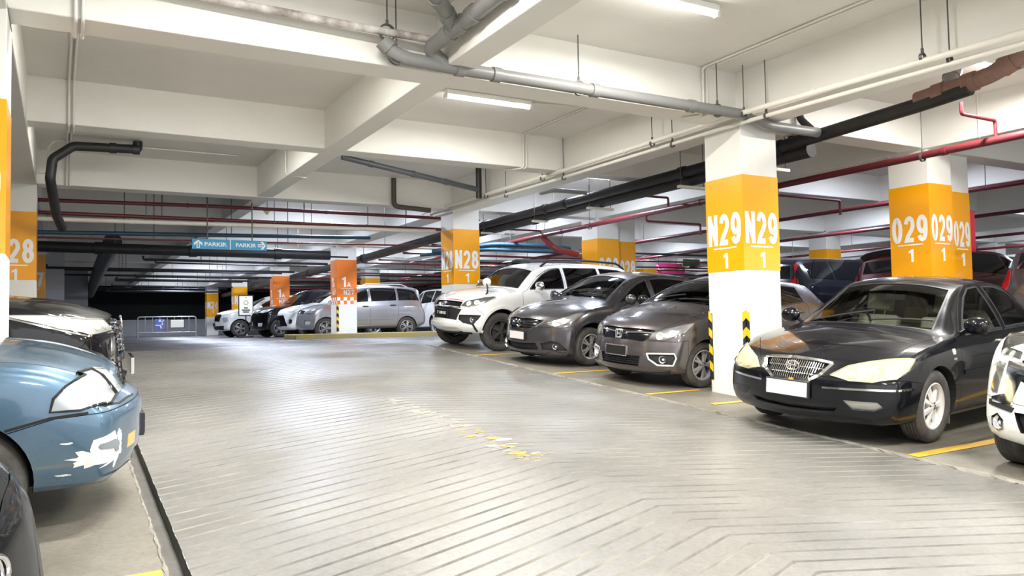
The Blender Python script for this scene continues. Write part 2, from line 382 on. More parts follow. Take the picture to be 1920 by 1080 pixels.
# ------------------------------------------------------------------ floor markings
def line_x(name, x0, x1, y, w, label, z=.004, zb=None):
    mb = MB(); n = 12; v = []
    rnd = random.Random(int(y*100)); pts = []
    for i in range(n+1):
        x = x0+(x1-x0)*i/n; yo = (x-x0)*.03; a, b = y+yo-w/2+rnd.uniform(-.006, .006), y+yo+w/2+rnd.uniform(-.006, .006)
        v += [(x, a, zr(a)+z), (x, b, zr(b)+z)]
    mb.add(v, [(2*i, 2*i+2, 2*i+3, 2*i+1) for i in range(n)]); return tag(mb.build(name, YEL), label, 'line')
line_x('bay_line', 6.09, 11.2, 4.07, .11, 'yellow bay line between the black sedan and the white people carrier')
line_x('bay_line', 6.35, 11.2, 6.64, .09, 'yellow bay line at the foot of column N29')
line_x('bay_line', 6.1, 11.2, 9.52, .09, 'yellow bay line between the two grey hatchbacks')
line_x('bay_line', 6.1, 11.2, 11.98, .09, 'yellow bay line between the dark grey hatchback and the white off-roader')
line_x('bay_line', 6.12, 7.0, 7.50, .08, 'short yellow bay line just past column N29')
line_x('bay_line', -4.5, .42, 3.95, .12, 'bright yellow bay line at the bottom left corner')
# flaked remains of a yellow arrow on the centre line
rnd = random.Random(11); mb = MB()
for i in range(170):
    y = rnd.uniform(5.2, 8.4); x = 3.2+rnd.gauss(0, .09); big = rnd.random() < .2 and 5.5 < y < 6.3
    l, h = (rnd.uniform(.04, .14), rnd.uniform(.02, .06)) if big else (rnd.uniform(.01, .06), rnd.uniform(.004, .012))
    q = []
    for k in range(7):
        t = 2*math.pi*k/7; r_ = rnd.uniform(.6, 1.1); yy_ = y+math.sin(t)*h*r_-.377*0; q.append((x+math.cos(t)*l*r_, yy_, K*yy_+.003))
    mb.add(q, [tuple(range(7))], 0 if (y < 6.6 and rnd.random() < .75) else 1)
o = mb.build('flaked_paint', [YEL, mat('flake_pale', (.62, .56, .44), .7)]); tag(o, 'flaked yellow paint on the centre line of the grooved ramp', 'paint', kind='stuff')
# yellow-edged kerb in front of column N27
mb = MB()
for a, b, c, d in ((5.7, 11.3, 22.25, 22.75), (5.7, 7.04, 22.75, 23.6), (7.68, 10.7, 22.75, 23.6)): mb.box((a, c, ZF-.02), (b, d, ZF+.14))
kb = mb.build('kerb', mat('kerb_yellow', (.42, .30, .05), .7, noise=(2.5, (.25, .23, .16), .8)), None, None, .02); tag(kb, 'low worn yellow kerb under column 1A N27', 'kerb')
# ------------------------------------------------------------------ car builder
def curve(pts):
    xs = [p[0] for p in pts]; ys = [p[1] for p in pts]; n = len(xs)
    h = [xs[i+1]-xs[i] for i in range(n-1)]; d = [(ys[i+1]-ys[i])/h[i] for i in range(n-1)]
    m = [d[0]]+[0 if d[i-1]*d[i] <= 0 else 2*d[i-1]*d[i]/(d[i-1]+d[i]) for i in range(1, n-1)]+[d[-1]]
    def f(x):
        if x <= xs[0]: return ys[0]
        if x >= xs[-1]: return ys[-1]
        i = 0
        while x > xs[i+1]: i += 1
        t = (x-xs[i])/h[i]
        return (2*t**3-3*t*t+1)*ys[i]+(t**3-2*t*t+t)*h[i]*m[i]+(-2*t**3+3*t*t)*ys[i+1]+(t**3-t*t)*h[i]*m[i+1]
    return f
SIDE = [(.1, .965), (.24, .985), (.4, .998), (.55, 1.0), (.66, .997), (.76, .99), (.86, .975), (.94, .957), (1, .93)]
class Car:
    def __init__(s, **k):
        s.__dict__.update(dict(crown=[(0, .05)], side=SIDE, bulge=.24, prof=[(.2, .07), (.3, .02), (.45, 0), (.58, 0), (.7, .07), (.85, .2)], NB=.85,
            tbulge=.14, tprof=[(.25, .08), (.4, .01), (.6, 0), (.9, .03), (1.1, .06)], TB=.6, fine=True, rad=.07, step=.075))
        s.__dict__.update(k)
        for a in ('top', 'belt', 'wid', 'wtop', 'bot', 'crown', 'prof', 'tprof'):
            p = getattr(s, a); setattr(s, 'f_'+a, curve(p) if len(p) > 1 else (lambda x, v=p[0][1]: v))
        s.solid()
    def half(s, u, d=0, floor=None):
        W = s.W*s.f_wid(u); b = s.f_bot(u); be = s.f_belt(u); t = s.f_top(u); wt = min(s.f_wtop(u), W*.93); cr = s.f_crown(u)
        p = [(0, b), (.45*W, b), (.82*W, b+.004), (.935*W, b+.03)]
        for tt, k in s.side: p.append((W*k, b+(be-b)*tt))
        yb = W*s.side[-1][1]; ze = max(t-cr, be+.012)
        bl = .05*max(0, ze-be)
        for q in (.15, .35, .55, .75, .9): p.append((yb+(wt-yb)*q+bl*math.sin(math.pi*q), be+(ze-be)*q))
        p.append((wt, ze)); tt = max(t, ze+.004)
        for q in (.955, .87, .7, .5, .25, 0): p.append((wt*q, ze+(tt-ze)*(1-q**2.3)))
        if d:
            p = [(max(0, y-d) if y > d else 0, max(min(z, tt-d-.02*0), floor)) for y, z in p]
            p = [(y*(1-.0), z-d if z > be and z-d > floor else z) for y, z in p]
        return p
    def mapx(s, u, y, z):
        k = max(0, 1-u/s.NB)**1.5; q = max(0, 1-(s.L-u)/s.TB)**1.5
        a = abs(y)/s.W
        return u+k*(s.bulge*a**2.0+s.f_prof(z))-q*(s.tbulge*a**2.6+s.f_tprof(z))
    def solid(s):
        r = s.rad; us = [0, r*.08, r*.3, r*.65, r*1.1]
        n = int((s.L-2.6*r)/s.step); us += [r*1.3+(s.L-2.6*r)*i/n for i in range(1, n)]; us += [s.L-x for x in (r*1.1, r*.65, r*.3, r*.08, 0)]
        rings = []
        for u in us:
            h = s.half(u); e = min(u, s.L-u)
            if e < r:
                dl = r-math.sqrt(max(0, r*r-(r-e)**2)); ym = max(y for y, z in h); z0 = min(z for y, z in h); z1 = max(z for y, z in h); zc = (z0+z1)/2; H = (z1-z0)/2
                h = [(y*(ym-dl)/ym, zc+(z-zc)*(H-dl)/H) for y, z in h]
            rings.append((u, h))
        V = []; F = []; m = 2*(len(rings[0][1])-1)
        def ring(u, h):
            full = h+[(-y, z) for y, z in reversed(h[1:-1])]
            i0 = len(V); V.extend((s.mapx(u, y, z), y, z) for y, z in full); return i0
        def cap(u, h, i0, flip):
            z0 = min(z for y, z in h); z1 = max(z for y, z in h); zc = (z0+z1)/2; last = i0
            for f in (.93, .8, .64, .46, .26):
                j = ring(u, [(y*f, zc+(z-zc)*f) for y, z in h]); quads(last, j, flip); last = j
            c = len(V); V.append((s.mapx(u, 0, zc), 0, zc))
            for k in range(m):
                q = (last+k, last+(k+1) % m, c); F.append(q if not flip else q[::-1])
        def quads(a, b, flip):
            for k in range(m):
                q = (a+k, a+(k+1) % m, b+(k+1) % m, b+k); F.append(q if not flip else q[::-1])
        last = None
        for u, h in rings:
            i = ring(u, h)
            if last is None: cap(u, h, i, False); first = i
            else: quads(last, i, True)
            last = i
        cap(u, h, last, True)
        s.V = [Vector(v) for v in V]; s.F = F
        me = bpy.data.meshes.new('solid'); me.from_pydata(V, [], F); me.update()
        bm = bmesh.new(); bm.from_mesh(me); bmesh.ops.recalc_face_normals(bm, faces=bm.faces); bm.to_mesh(me)
        s.F = [tuple(v.index for v in f.verts) for f in bm.faces]; bm.free(); me.update()
        s.N = [v.normal.copy() for v in me.vertices]; s.me = me
        s.bvh = BVHTree.FromPolygons(s.V, s.F)
    def cavity(s, u0, u1, floor, d=.045):
        V = []; F = []; us = [u0+(u1-u0)*i/26 for i in range(27)]; last = None
        for u in us:
            h = s.half(u, d, floor); h = h[1:]
            h = [(max(y, .0), z) for y, z in h]
            full = h+[(-y, z) for y, z in reversed(h[:-1])]; m = len(full); i = len(V)
            V += [(u, y, z) for y, z in full]
            if last is not None: F += [(last+k, i+k, i+(k+1) % m, last+(k+1) % m) for k in range(m)]
            else: F.append(tuple(range(m)))
            last = i
        F.append(tuple(last+k for k in range(m-1, -1, -1)))
        return V, F
    def norm_at(s, p):
        loc, n, i, d = s.bvh.find_nearest(p)
        if loc is None: return None, None, 9
        f = s.F[i]; vs = [s.V[k] for k in f]
        from mathutils.interpolate import poly_3d_calc
        wts = poly_3d_calc(vs, loc); q = Vector((0, 0, 0))
        for wv, k in zip(wts, f): q += s.N[k]*wv
        return loc, q.normalized(), d
    def hit(s, sp, sd=1):
        k = sp[0]
        if k == 'f': o, d = Vector((-3, sd*sp[1], sp[2])), Vector((1, 0, 0)); g = Vector((0, sd*sp[1], sp[2]))
        elif k == 'r': o, d = Vector((s.L+3, sd*sp[1], sp[2])), Vector((-1, 0, 0)); g = Vector((s.L, sd*sp[1], sp[2]))
        elif k == 's': o, d = Vector((sp[1], sd*3, sp[2])), Vector((0, -sd, 0)); g = Vector((sp[1], sd*s.W, sp[2]))
        else: o, d = Vector((sp[1], sd*sp[2], 4)), Vector((0, 0, -1)); g = Vector((sp[1], sd*sp[2], 1))
        loc, n, i, dist = s.bvh.ray_cast(o, d)
        if loc is None: loc = s.bvh.find_nearest(g)[0]
        return loc
    def frame(s, pts, sd=1, dirn=None):
        P = [s.hit(p, sd) for p in pts]; c = sum(P, Vector())/len(P)
        n = Vector()
        for a, b in zip(P, P[1:]+P[:1]): n += (a-c).cross(b-c)
        n.normalize()
        ref = Vector()
        for p in P: ref += s.norm_at(p)[1]
        if n.dot(ref) < 0: n = -n
        if dirn is not None: n = Vector(dirn).normalized()
        ax = n.cross(Vector((0, 0, 1)) if abs(n.z) < .8 else Vector((0, 1, 0))).normalized(); ay = n.cross(ax)
        return c, ax, ay, n, [Vector(((p-c).dot(ax), (p-c).dot(ay))) for p in P]
    def patch(s, pts, sd=1, off=.003, thick=0, grid=.05, grow=0, dirn=None, hole=None):
        c, ax, ay, n, Q = s.frame(pts, sd, dirn)
        if grow: Q = offset_poly(Q, grow)
        B = []
        for a, b in zip(Q, Q[1:]+Q[:1]):
            k = max(1, int((b-a).length/grid)); B += [a.lerp(b, i/k) for i in range(k)]
        nb = len(B); inner = []
        x0, x1 = min(q.x for q in Q), max(q.x for q in Q); y0, y1 = min(q.y for q in Q), max(q.y for q in Q)
        nx, ny = int((x1-x0)/grid)+1, int((y1-y0)/grid)+1
        for i in range(1, nx):
            for j in range(1, ny):
                p = Vector((x0+(x1-x0)*i/nx, y0+(y1-y0)*j/ny))
                if inside(p, B) and min((p-b).length for b in B) > grid*.35: inner.append(p)
        vs, es, fs, *_ = delaunay_2d_cdt(B+inner, [], [list(range(nb))], 1, 1e-5)
        P = []; NN = []
        for q in vs:
            o = c+ax*q.x+ay*q.y
            loc, nn, i, d = s.bvh.ray_cast(o+n*.6, -n, 1.4)
            if loc is None or (loc-o).length > .5: loc = s.bvh.find_nearest(o)[0]
            loc, nn, d = s.norm_at(loc); P.append(loc); NN.append(nn)
        nv = len(P); V = [p+m*off for p, m in zip(P, NN)]; F = []
        for f in fs:
            a, b, d = (V[f[0]], V[f[1]], V[f[2]])
            F.append(tuple(f) if (b-a).cross(d-a).dot(n) > 0 else tuple(reversed(f)))
        cn = [NN[i] for f in F for i in f]
        if thick:
            V += [p+m*(off-thick) for p, m in zip(P, NN)]
            cnt = {}
            for f in F:
                for a, b in zip(f, f[1:]+f[:1]): cnt[(a, b)] = 1
            walls = [(a, b) for (a, b) in cnt if (b, a) not in cnt]
            F2 = [tuple(i+nv for i in reversed(f)) for f in F]+[(b, a, a+nv, b+nv) for a, b in walls]
            cn += [Vector() for f in F2 for i in f]; F = F+F2
        me = bpy.data.meshes.new('patch'); me.from_pydata([tuple(v) for v in V], [], F); me.update()
        me.polygons.foreach_set('use_smooth', [True]*len(me.polygons))
        if thick:
            fl = [True]*len(me.polygons)
            for p in me.polygons:
                if p.index >= len(fs): fl[p.index] = False
            me.polygons.foreach_set('use_smooth', fl)
        me.normals_split_custom_set([tuple(v) for v in cn])
        return me
    def strip(s, pts, wd, sd=1, off=.002, thick=.004, closed=False):
        """thin band lying on the body along a polyline"""
        P = [s.hit(p, sd) for p in pts]
        if closed: P.append(P[0])
        D = []
        for a, b in zip(P, P[1:]):
            k = max(1, int((b-a).length/.06)); D += [a.lerp(b, i/k) for i in range(k)]
        D.append(P[-1]); D = [s.norm_at(p)[:2] for p in D]; mb = MB(); rows = []
        for i, (p, nn) in enumerate(D):
            a = D[max(0, i-1)][0]; b = D[min(len(D)-1, i+1)][0]; t = (b-a).normalized(); sdv = t.cross(nn).normalized()
            rows.append([p+sdv*wd/2+nn*(off-thick), p+sdv*wd/2*.8+nn*off, p-sdv*wd/2*.8+nn*off, p-sdv*wd/2+nn*(off-thick)])
        v = [q for r_ in rows for q in r_]
        f = [(i*4+j, i*4+j+1, i*4+j+5, i*4+j+4) for i in range(len(rows)-1) for j in range(3)]
        if not closed: f += [(0, 3, 2, 1), tuple(len(v)-4+j for j in range(4))]
        mb.add(v, f); return mb.mesh('strip', None, 50)
    def prism(s, pts, sd=1, out=.35, deep=.06, grow=0, dirn=None):
        c, ax, ay, n, Q = s.frame(pts, sd, dirn)
        if grow: Q = offset_poly(Q, grow)
        if area(Q) < 0: Q = Q[::-1]
        return [tuple(c+ax*q.x+ay*q.y-n*deep) for q in Q]+[tuple(c+ax*q.x+ay*q.y+n*out) for q in Q], len(Q)
    def keep_normals(s, me, nmat=1):
        """smooth shading of the uncut skin on every cut piece"""
        cn = []; sm = []
        for p in me.polygons:
            loc, nn, d = s.norm_at(p.center)
            if d < .012 and nn.dot(p.normal) > .75 and p.material_index == 0:
                for vi in p.vertices: cn.append(tuple(s.norm_at(me.vertices[vi].co)[1]))
                sm.append(True)
            else: cn += [(0, 0, 0)]*len(p.vertices); sm.append(False)
        me.polygons.foreach_set('use_smooth', sm); me.normals_split_custom_set(cn)
def area(Q): return sum(a.x*b.y-a.y*b.x for a, b in zip(Q, Q[1:]+Q[:1]))/2
def inside(p, Q):
    r = False
    for a, b in zip(Q, Q[1:]+Q[:1]):
        if (a.y > p.y) != (b.y > p.y) and p.x < (b.x-a.x)*(p.y-a.y)/(b.y-a.y)+a.x: r = not r
    return r
def offset_poly(Q, d):
    """grow (d>0) or shrink a polygon"""
    if area(Q) < 0: return offset_poly(Q[::-1], d)[::-1]
    out = []
    for a, p, b in zip(Q[-1:]+Q[:-1], Q, Q[1:]+Q[:1]):
        e1 = (p-a).normalized(); e2 = (b-p).normalized(); n1 = Vector((e1.y, -e1.x)); n2 = Vector((e2.y, -e2.x))
        m = (n1+n2); m = m/max(.35, m.length_squared/2) if m.length > 1e-6 else n1
        out.append(p+m*d)
    return out
def prism_faces(n): return [tuple(range(n-1, -1, -1)), tuple(range(n, 2*n))]+[(i, (i+1) % n, n+(i+1) % n, n+i) for i in range(n)]
def slab_prism(poly, axis, h0, h1):
    """polygon in two axes pulled along the third; axis y: (x,z), axis z: (x,y)"""
    if sum(a[0]*b[1]-a[1]*b[0] for a, b in zip(poly, poly[1:]+poly[:1])) < 0: poly = poly[::-1]
    n = len(poly)
    if axis == 'y': return [(x, h1, z) for x, z in poly]+[(x, h0, z) for x, z in poly], n
    return [(x, y, h0) for x, y in poly]+[(x, y, h1) for x, y in poly], n
def cutter(V, F, name='cut'):
    me = bpy.data.meshes.new(name); me.from_pydata([tuple(v) for v in V], [], F)
    bm = bmesh.new(); bm.from_mesh(me); bmesh.ops.recalc_face_normals(bm, faces=bm.faces); bm.to_mesh(me); bm.free()
    me.materials.append(DARK); me.materials.append(DARK); me.polygons.foreach_set('material_index', [1]*len(me.polygons)); me.update()
    o = bpy.data.objects.new(name, me); COL.objects.link(o); o.hide_render = True; return o
def booleans(me, ops):
    o = bpy.data.objects.new('work', me); COL.objects.link(o)
    for op, c in ops:
        md = o.modifiers.new('b', 'BOOLEAN'); md.operation = op; md.object = c; md.solver = 'MANIFOLD'
    return o
def grab(o):
    dg = bpy.context.evaluated_depsgraph_get()
    return bpy.data.meshes.new_from_object(o.evaluated_get(dg))
DARK = mat('dark_lining', (.012, .012, .013), .8)
RUBBER = mat('tyre_rubber', (.035, .034, .033), .75, noise=(9, (.13, .12, .105), .7), bump=(60, .15))
CHROME = mat('chrome', (.85, .85, .86), .08, 1)
SILVER = mat('alloy_silver', (.80, .79, .77), .28, .25)
GUNM = mat('alloy_grey', (.42, .41, .40), .3, .35)
BLKAL = mat('alloy_black', (.10, .10, .10), .3, .4)
BLKPL = mat('black_plastic', (.02, .02, .022), .5)
GLOSSBLK = mat('gloss_black', (.008, .008, .01), .12)
REFL = mat('lamp_reflector', (.82, .82, .8), .2, .45)
LENS = glass('lamp_lens', (.95, .95, .93), .02)
WHITEP = mat('plate_white', (.85, .85, .84), .45)
def rim_spokes(mb, style, rr, w, mi=0):
    n = style.get('n', 5); yo = -w*.33
    for i in range(n):
        for dv in ((-1, 1) if style.get('split') else (0,)):
            a = 2*math.pi*i/n+dv*style.get('split', 0)
            r0, r1 = .035, rr-.012; w0, w1 = style.get('w0', .028), style.get('w1', .022); k = 6; rows = []
            for j in range(k+1):
                t = j/k; r_ = r0+(r1-r0)*t; hw = w0+(w1-w0)*t+style.get('belly', 0)*math.sin(math.pi*t)
                aa = a-dv*style.get('split', 0)*(1-t)*style.get('vee', .8)+style.get('twist', 0)*t*t
                y = yo+.018*(1-math.sin(t*1.5))*-1+.012*t*t
                cx, cz = math.cos(aa), math.sin(aa); px, pz = -cz, cx
                rows.append([(cx*r_+px*hw, y+.025, cz*r_+pz*hw), (cx*r_+px*hw*.7, y, cz*r_+pz*hw*.7), (cx*r_-px*hw*.7, y, cz*r_-pz*hw*.7), (cx*r_-px*hw, y+.025, cz*r_-pz*hw)])
            v = [q for r_ in rows for q in r_]
            mb.add(v, [(i_*4+j, i_*4+j+4, i_*4+j+5, i_*4+j+1) for i_ in range(k) for j in range(3)], mi)
_wheels = {}
def wheel_set(r, w, rr, style, key):
    if key in _wheels: return _wheels[key]
    m = style.get('mat', SILVER); t = MB()
    gr = []
    for i in range(-2, 3):
        gy = i*w*.14
        gr += [(r, gy-w*.05), (r-.008, gy-w*.045+w*.08), (r-.008, gy-w*.045+w*.09)] if i < 2 else [(r, gy-w*.05), (r, gy+w*.06)]
    prof = [(rr-.005, -w*.36), (rr+.012, -w*.44), (rr+(r-rr)*.45, -w*.5), (rr+(r-rr)*.75, -w*.485), (r-.012, -w*.42), (r-.003, -w*.37)]+gr
    prof += [(r-.003, w*.38), (r-.012, w*.43), (rr+(r-rr)*.6, w*.5), (rr-.005, w*.38)]
    t.lathe(prof, 48, 'y', closed=True); tyre = t.mesh('tyre', RUBBER, 35)
    b = MB(); b.lathe([(rr+.006, -w*.42), (rr-.004, -w*.44), (rr-.014, -w*.40), (rr-.022, -w*.2), (rr-.03, w*.34)], 40, 'y', mi=0)
    b.lathe([(rr-.028, w*.05), (.02, w*.05), (0, w*.05)], 32, 'y', mi=1)
    b.lathe([(rr*.62, -w*.02), (rr*.62, w*.04), (.03, w*.04)], 32, 'y', mi=2); b.lathe([(.05, -w*.04), (rr*.62, -w*.02)], 32, 'y', mi=2)
    rim_spokes(b, style, rr, w)
    b.lathe([(.052, -w*.15), (.05, -w*.335), (.036, -w*.35), (0, -w*.35)], 20, 'y', mi=0)
    for i in range(5):
        a = 2*math.pi*(i+.5)/5; b.lathe([(.009, -w*.33), (.009, -w*.36), (0, -w*.36)], 6, 'y', Matrix.Translation((math.cos(a)*.04, 0, math.sin(a)*.04)), 1)
    rim = b.mesh('wheel', [m, BLKPL, mat('brake_disc', (.25, .24, .23), .4, .8)], 35)
    c = MB(); c.lathe([(.03, -w*.345), (.027, -w*.375), (0, -w*.38)], 20, 'y'); hub = c.mesh('hub_cap', style.get('cap', m), 40)
    _wheels[key] = (rim, tyre, hub); return _wheels[key]
def mirror_mesh(s=-1, sc=1.0):
    """housing seen from the front; base at the origin, reaching outward along y*s"""
    mb = MB(); n = 12; rows = []
    for i, (t, h, d) in enumerate([(0, .02, .015), (.012, .05, .04), (.05, .075, .062), (.11, .085, .07), (.17, .078, .062), (.205, .05, .04), (.215, .02, .016)]):
        rows.append([(math.cos(a)*d*(1 if math.cos(a) < 0 else .45), s*(t+.05), .07+math.copysign(abs(math.sin(a))**.8, math.sin(a))*h) for a in [2*math.pi*k/n for k in range(n)]])
    v = [tuple(Vector(q)*sc) for r_ in rows for q in r_]; f = [(i*n+j, i*n+(j+1) % n, (i+1)*n+(j+1) % n, (i+1)*n+j) for i in range(len(rows)-1) for j in range(n)]
    f += [tuple(range(n)), tuple((len(rows)-1)*n+j for j in range(n))]; mb.add(v, f)
    mb.tube([(.02*sc, -s*.03*sc, -.02*sc), (.01*sc, s*.03*sc, .0), (0, s*.09*sc, .05*sc)], .022*sc, 8)
    return mb
def finish_car(car, name, paint, loc, rz, sp):
    """cut, split and assemble; sp lists windows, lamps, recesses, doors and panels"""
    root = empty(name); xa = sp['axles'][0]; sh = Matrix.Translation((-xa, 0, 0)); car.me.materials.append(paint); car.me.materials.append(DARK)
    def part(nm, me, m, parent=None, lab=None):
        if m is not None: me.materials.clear(); me.materials.append(m)
        if parent is None or parent is root: me.transform(sh); o = mobj(nm, me, None, root)
        else: me.transform(sh); o = mobj(nm, me, None, parent)
        if lab: o['label'] = lab
        return o
    R_ = sp['wheel'][0]; cuts = []; tmp = []
    def add(V, n): o = cutter(V, prism_faces(n)); tmp.append(o); return o
    ops = []
    if sp.get('cabin'):
        V, F = car.cavity(*sp['cabin']); o = cutter(V, F); tmp.append(o); ops.append(('DIFFERENCE', o))
        for nm, sym, pts, g in sp['windows']:
            for sd in ((-1, 1) if sym else (1,)): ops.append(('DIFFERENCE', add(*car.prism(pts, sd, .3, sp.get('wdeep', .22) if nm not in ('windshield', 'rear_window') else .12, -.004))))
    for rc in sp.get('recess', []):
        if rc.get('surf') or sp.get('low'): continue
        for sd in ((-1, 1) if rc['sym'] else (1,)): ops.append(('DIFFERENCE', add(*car.prism(rc['pts'], sd, .3, rc.get('deep', .05), dirn=rc.get('dirn') and (rc['dirn'][0], rc['dirn'][1]*sd, rc['dirn'][2])))))
    ra = R_+sp.get('arch', .045)
    for ax in sp['axles']:
        for sd in (-1, 1):
            mb = MB(); za = sp.get('archz', R_)
            mb.lathe([(0, 0), (ra, 0), (ra, .75), (0, .75)], 40, 'y', Matrix.Translation((ax, car.W-.3 if sd > 0 else -car.W-.45, za)))
            o = cutter(mb.v, mb.f); bm = bmesh.new(); bm.from_mesh(o.data); bmesh.ops.remove_doubles(bm, verts=bm.verts, dist=1e-5); bmesh.ops.recalc_face_normals(bm, faces=bm.faces); bm.to_mesh(o.data); bm.free()
            tmp.append(o); ops.append(('DIFFERENCE', o))
    w0 = booleans(car.me, ops); base = grab(w0); bpy.data.objects.remove(w0)
    pans = []
    for nm, ax, poly, h in sp.get('panels', []):
        q = [Vector(p) for p in poly]
        for (h0, h1, suffix) in ([h+('',)] if h[0] != 'sym' else [(h[1], h[2], ''), (-h[2], -h[1], '')]):
            big = add(*slab_prism([tuple(p) for p in offset_poly(q, .0022)], ax, h0, h1)); small = add(*slab_prism([tuple(p) for p in offset_poly(q, -.0022)], ax, h0, h1))
            pans.append((nm, big, small))
    wb = booleans(base.copy(), [('DIFFERENCE', b) for n_, b, s_ in pans]); wp = []
    for i, (nm, b, s_) in enumerate(pans):
        wp.append(booleans(base.copy(), [('DIFFERENCE', bb) for (_, bb, _2) in pans[:i]]+[('INTERSECT', s_)]))
    body = grab(wb); pm = [grab(o) for o in wp]
    for o in [wb]+wp+tmp: bpy.data.objects.remove(o)
    if not sp.get('low'): car.keep_normals(body)
    else: body.polygons.foreach_set('use_smooth', [True]*len(body.polygons)); body.set_sharp_from_angle(angle=R(35))
    part('body', body, None)
    for (nm, b, s_), me in zip(pans, pm):
        if len(me.polygons) == 0: continue
        if not sp.get('low'): car.keep_normals(me)
        else: me.polygons.foreach_set('use_smooth', [True]*len(me.polygons)); me.set_sharp_from_angle(angle=R(35))
        part(nm, me, None)
    for nm, sym, pts, g in sp['windows']:
        for sd in ((-1, 1) if sym else (1,)):
            o = part(nm, car.patch(pts, sd, -.004 if sp.get('cabin') else .007, 0, .07 if sp.get('cabin') else .05), g)
            if sp.get('frames'): part('window_trim', car.strip(pts, .022, sd, .003, .006, True), sp['frames'], o)
    for rc in sp.get('recess', []):
        for sd in ((-1, 1) if rc['sym'] else (1,)):
            dn = rc.get('dirn') and (rc['dirn'][0], rc['dirn'][1]*sd, rc['dirn'][2])
            sf = rc.get('surf') or sp.get('low'); lo = bool(sp.get('low'))
            o = part(rc['name'], car.patch(rc['pts'], sd, .006 if sf else -rc.get('floor', .035), .012 if sf else 0, .08 if lo else (.024 if sf else .04), 0 if sf else .004, dn), rc['mat'], None, rc.get('label'))
            if rc.get('lens') and not lo: part('lens', car.patch(rc['pts'], sd, .018 if sf else .002, .014 if sf else .004, .03, .003 if sf else 0, dn), rc['lens'], o)
            if lo: continue
            if rc.get('rim'): part('trim_ring', car.strip(rc['pts'], rc['rim'][0], sd, .02 if sf else .006, .022 if sf else .012, True), rc['rim'][1], o)
            for b in rc.get('bulbs', []):
                p = car.hit(b[0], sd); _, n, _ = car.norm_at(p); dv = Vector((-1, sd*.25, .05)).normalized() if len(b) < 4 else n
                if sf:
                    M = face_frame(p+n*.006, n); mb = MB(); r = b[1]
                    mb.lathe([(r, -.02), (r, .007), (r*.88, .008), (r*.55, .003), (r*.3, .002)], 20, 'z', M); mb.lathe([(r*.34, .0), (r*.3, .006), (r*.15, .009), (0, .0095)], 14, 'z', M, 1)
                else:
                  M = face_frame(p+dv*-.028, dv); mb = MB(); r = b[1]
                  mb.lathe([(r, .022), (r*.92, .012), (r*.62, -.012), (r*.3, -.018)], 20, 'z', M); mb.lathe([(r*.32, -.016), (r*.3, .006), (r*.16, .016), (0, .018)], 14, 'z', M, 1)
                me = mb.mesh('bulb', [b[2] if len(b) > 2 else REFL, mat('bulb_glass', (.85, .86, .88), .1)], 60); part('bulb', me, None, o)
    for nm, specs, wd, sym, m, off, th in sp.get('strips', []):
        for sd in ((-1, 1) if sym else (1,)): part(nm, car.strip(specs, wd, sd, off, th), m)
    for it in sp.get('plates', []):
        nm, pts, sym, m, off, th = it[:6]
        for sd in ((-1, 1) if sym else (1,)): part(nm, car.patch(pts, sd, off, th, .05), m, None, it[6] if len(it) > 6 else None)
    # wheels
    r, wd, rr, style = sp['wheel']; rim, tyre, hub = wheel_set(r, wd, rr, style, sp.get('wkey', name)); tr = car.W-sp.get('tuck', .035)-wd/2
    for i, ax in enumerate(sp['axles']):
        for sd in (-1, 1):
            a = (0 if sd < 0 else math.pi)+(sp.get('steer', 0) if i == 0 else 0)
            o = mobj('wheel', rim, None, root); o.location = (ax-xa, sd*tr, r); o.rotation_euler = (0, .4*i+.2, a) if False else (0, 0, a)
            mobj('tyre', tyre, None, o); mobj('hub_cap', hub, None, o)
    # mirrors
    if 'mirror' in sp:
        p = sp['mirror']
        for sd in (-1, 1):
            h = car.hit(('s', p[0], p[1]), sd); mb = mirror_mesh(sd, p[2] if len(p) > 2 else 1)
            o = mb.build('side_mirror', p[3] if len(p) > 3 else paint, root, 60); o.location = (h.x-xa, h.y, h.z)
    # cabin furniture
    if sp.get('cabin') and sp.get('seats'):
        fab, dash, xs, zc, hh = sp['seats']
        for sd in (-1, 1):
            mb = MB(); M = Matrix.Translation((xs-xa, sd*.36, zc)) @ Matrix.Rotation(R(14), 4, 'Y')
            mb.box((-.05, -.24, -.25), (.08, .24, .34), 0, M); mb.box((-.5, -.24, -.34), (.05, .24, -.18), 0, M)
            o = mb.build('seat', fab, root, None, .04); hb = MB(); hb.box((-.02, -.13, .40), (.07, .13, .58), 0, M); hb.cyl(M @ Vector((.02, -.06, .3)), M @ Vector((.02, -.06, .42)), .008, 8); hb.cyl(M @ Vector((.02, .06, .3)), M @ Vector((.02, .06, .42)), .008, 8)
            hb.build('headrest', fab, o, None, .03)
        mb = MB(); M = Matrix.Translation((xs+.85-xa, 0, zc)) @ Matrix.Rotation(R(18), 4, 'Y')
        mb.box((-.06, -.6, -.3), (.08, .6, .26), 0, M); o = mb.build('rear_seat', fab, root, None, .05)
        for y in (-.35, .35): MB().box((-.02, y-.13, .27), (.07, y+.13, .42), 0, M).build('headrest', fab, o, None, .03)
        dx = dash[1]; mb = MB(); mb.box((dx-xa, -.66, zc-.35), (dx+.3-xa, .66, dash[2])); mb.build('dashboard', dash[0], root, None, .05)
        mb = MB(); M = Matrix.Translation((dx+.42-xa, hh*.36, dash[2]-.03)) @ Matrix.Rotation(R(-65), 4, 'Y')
        mb.tube([M @ Vector((math.cos(a)*.18, math.sin(a)*.18, 0)) for a in [2*math.pi*k/20 for k in range(21)]], .014, 8); mb.box((-.17, -.03, -.01), (.17, .03, .01), 0, M); mb.box((-.06, -.17, -.01), (.02, .17, .01), 0, M)
        mb.build('steering_wheel', DARK, root, 50)
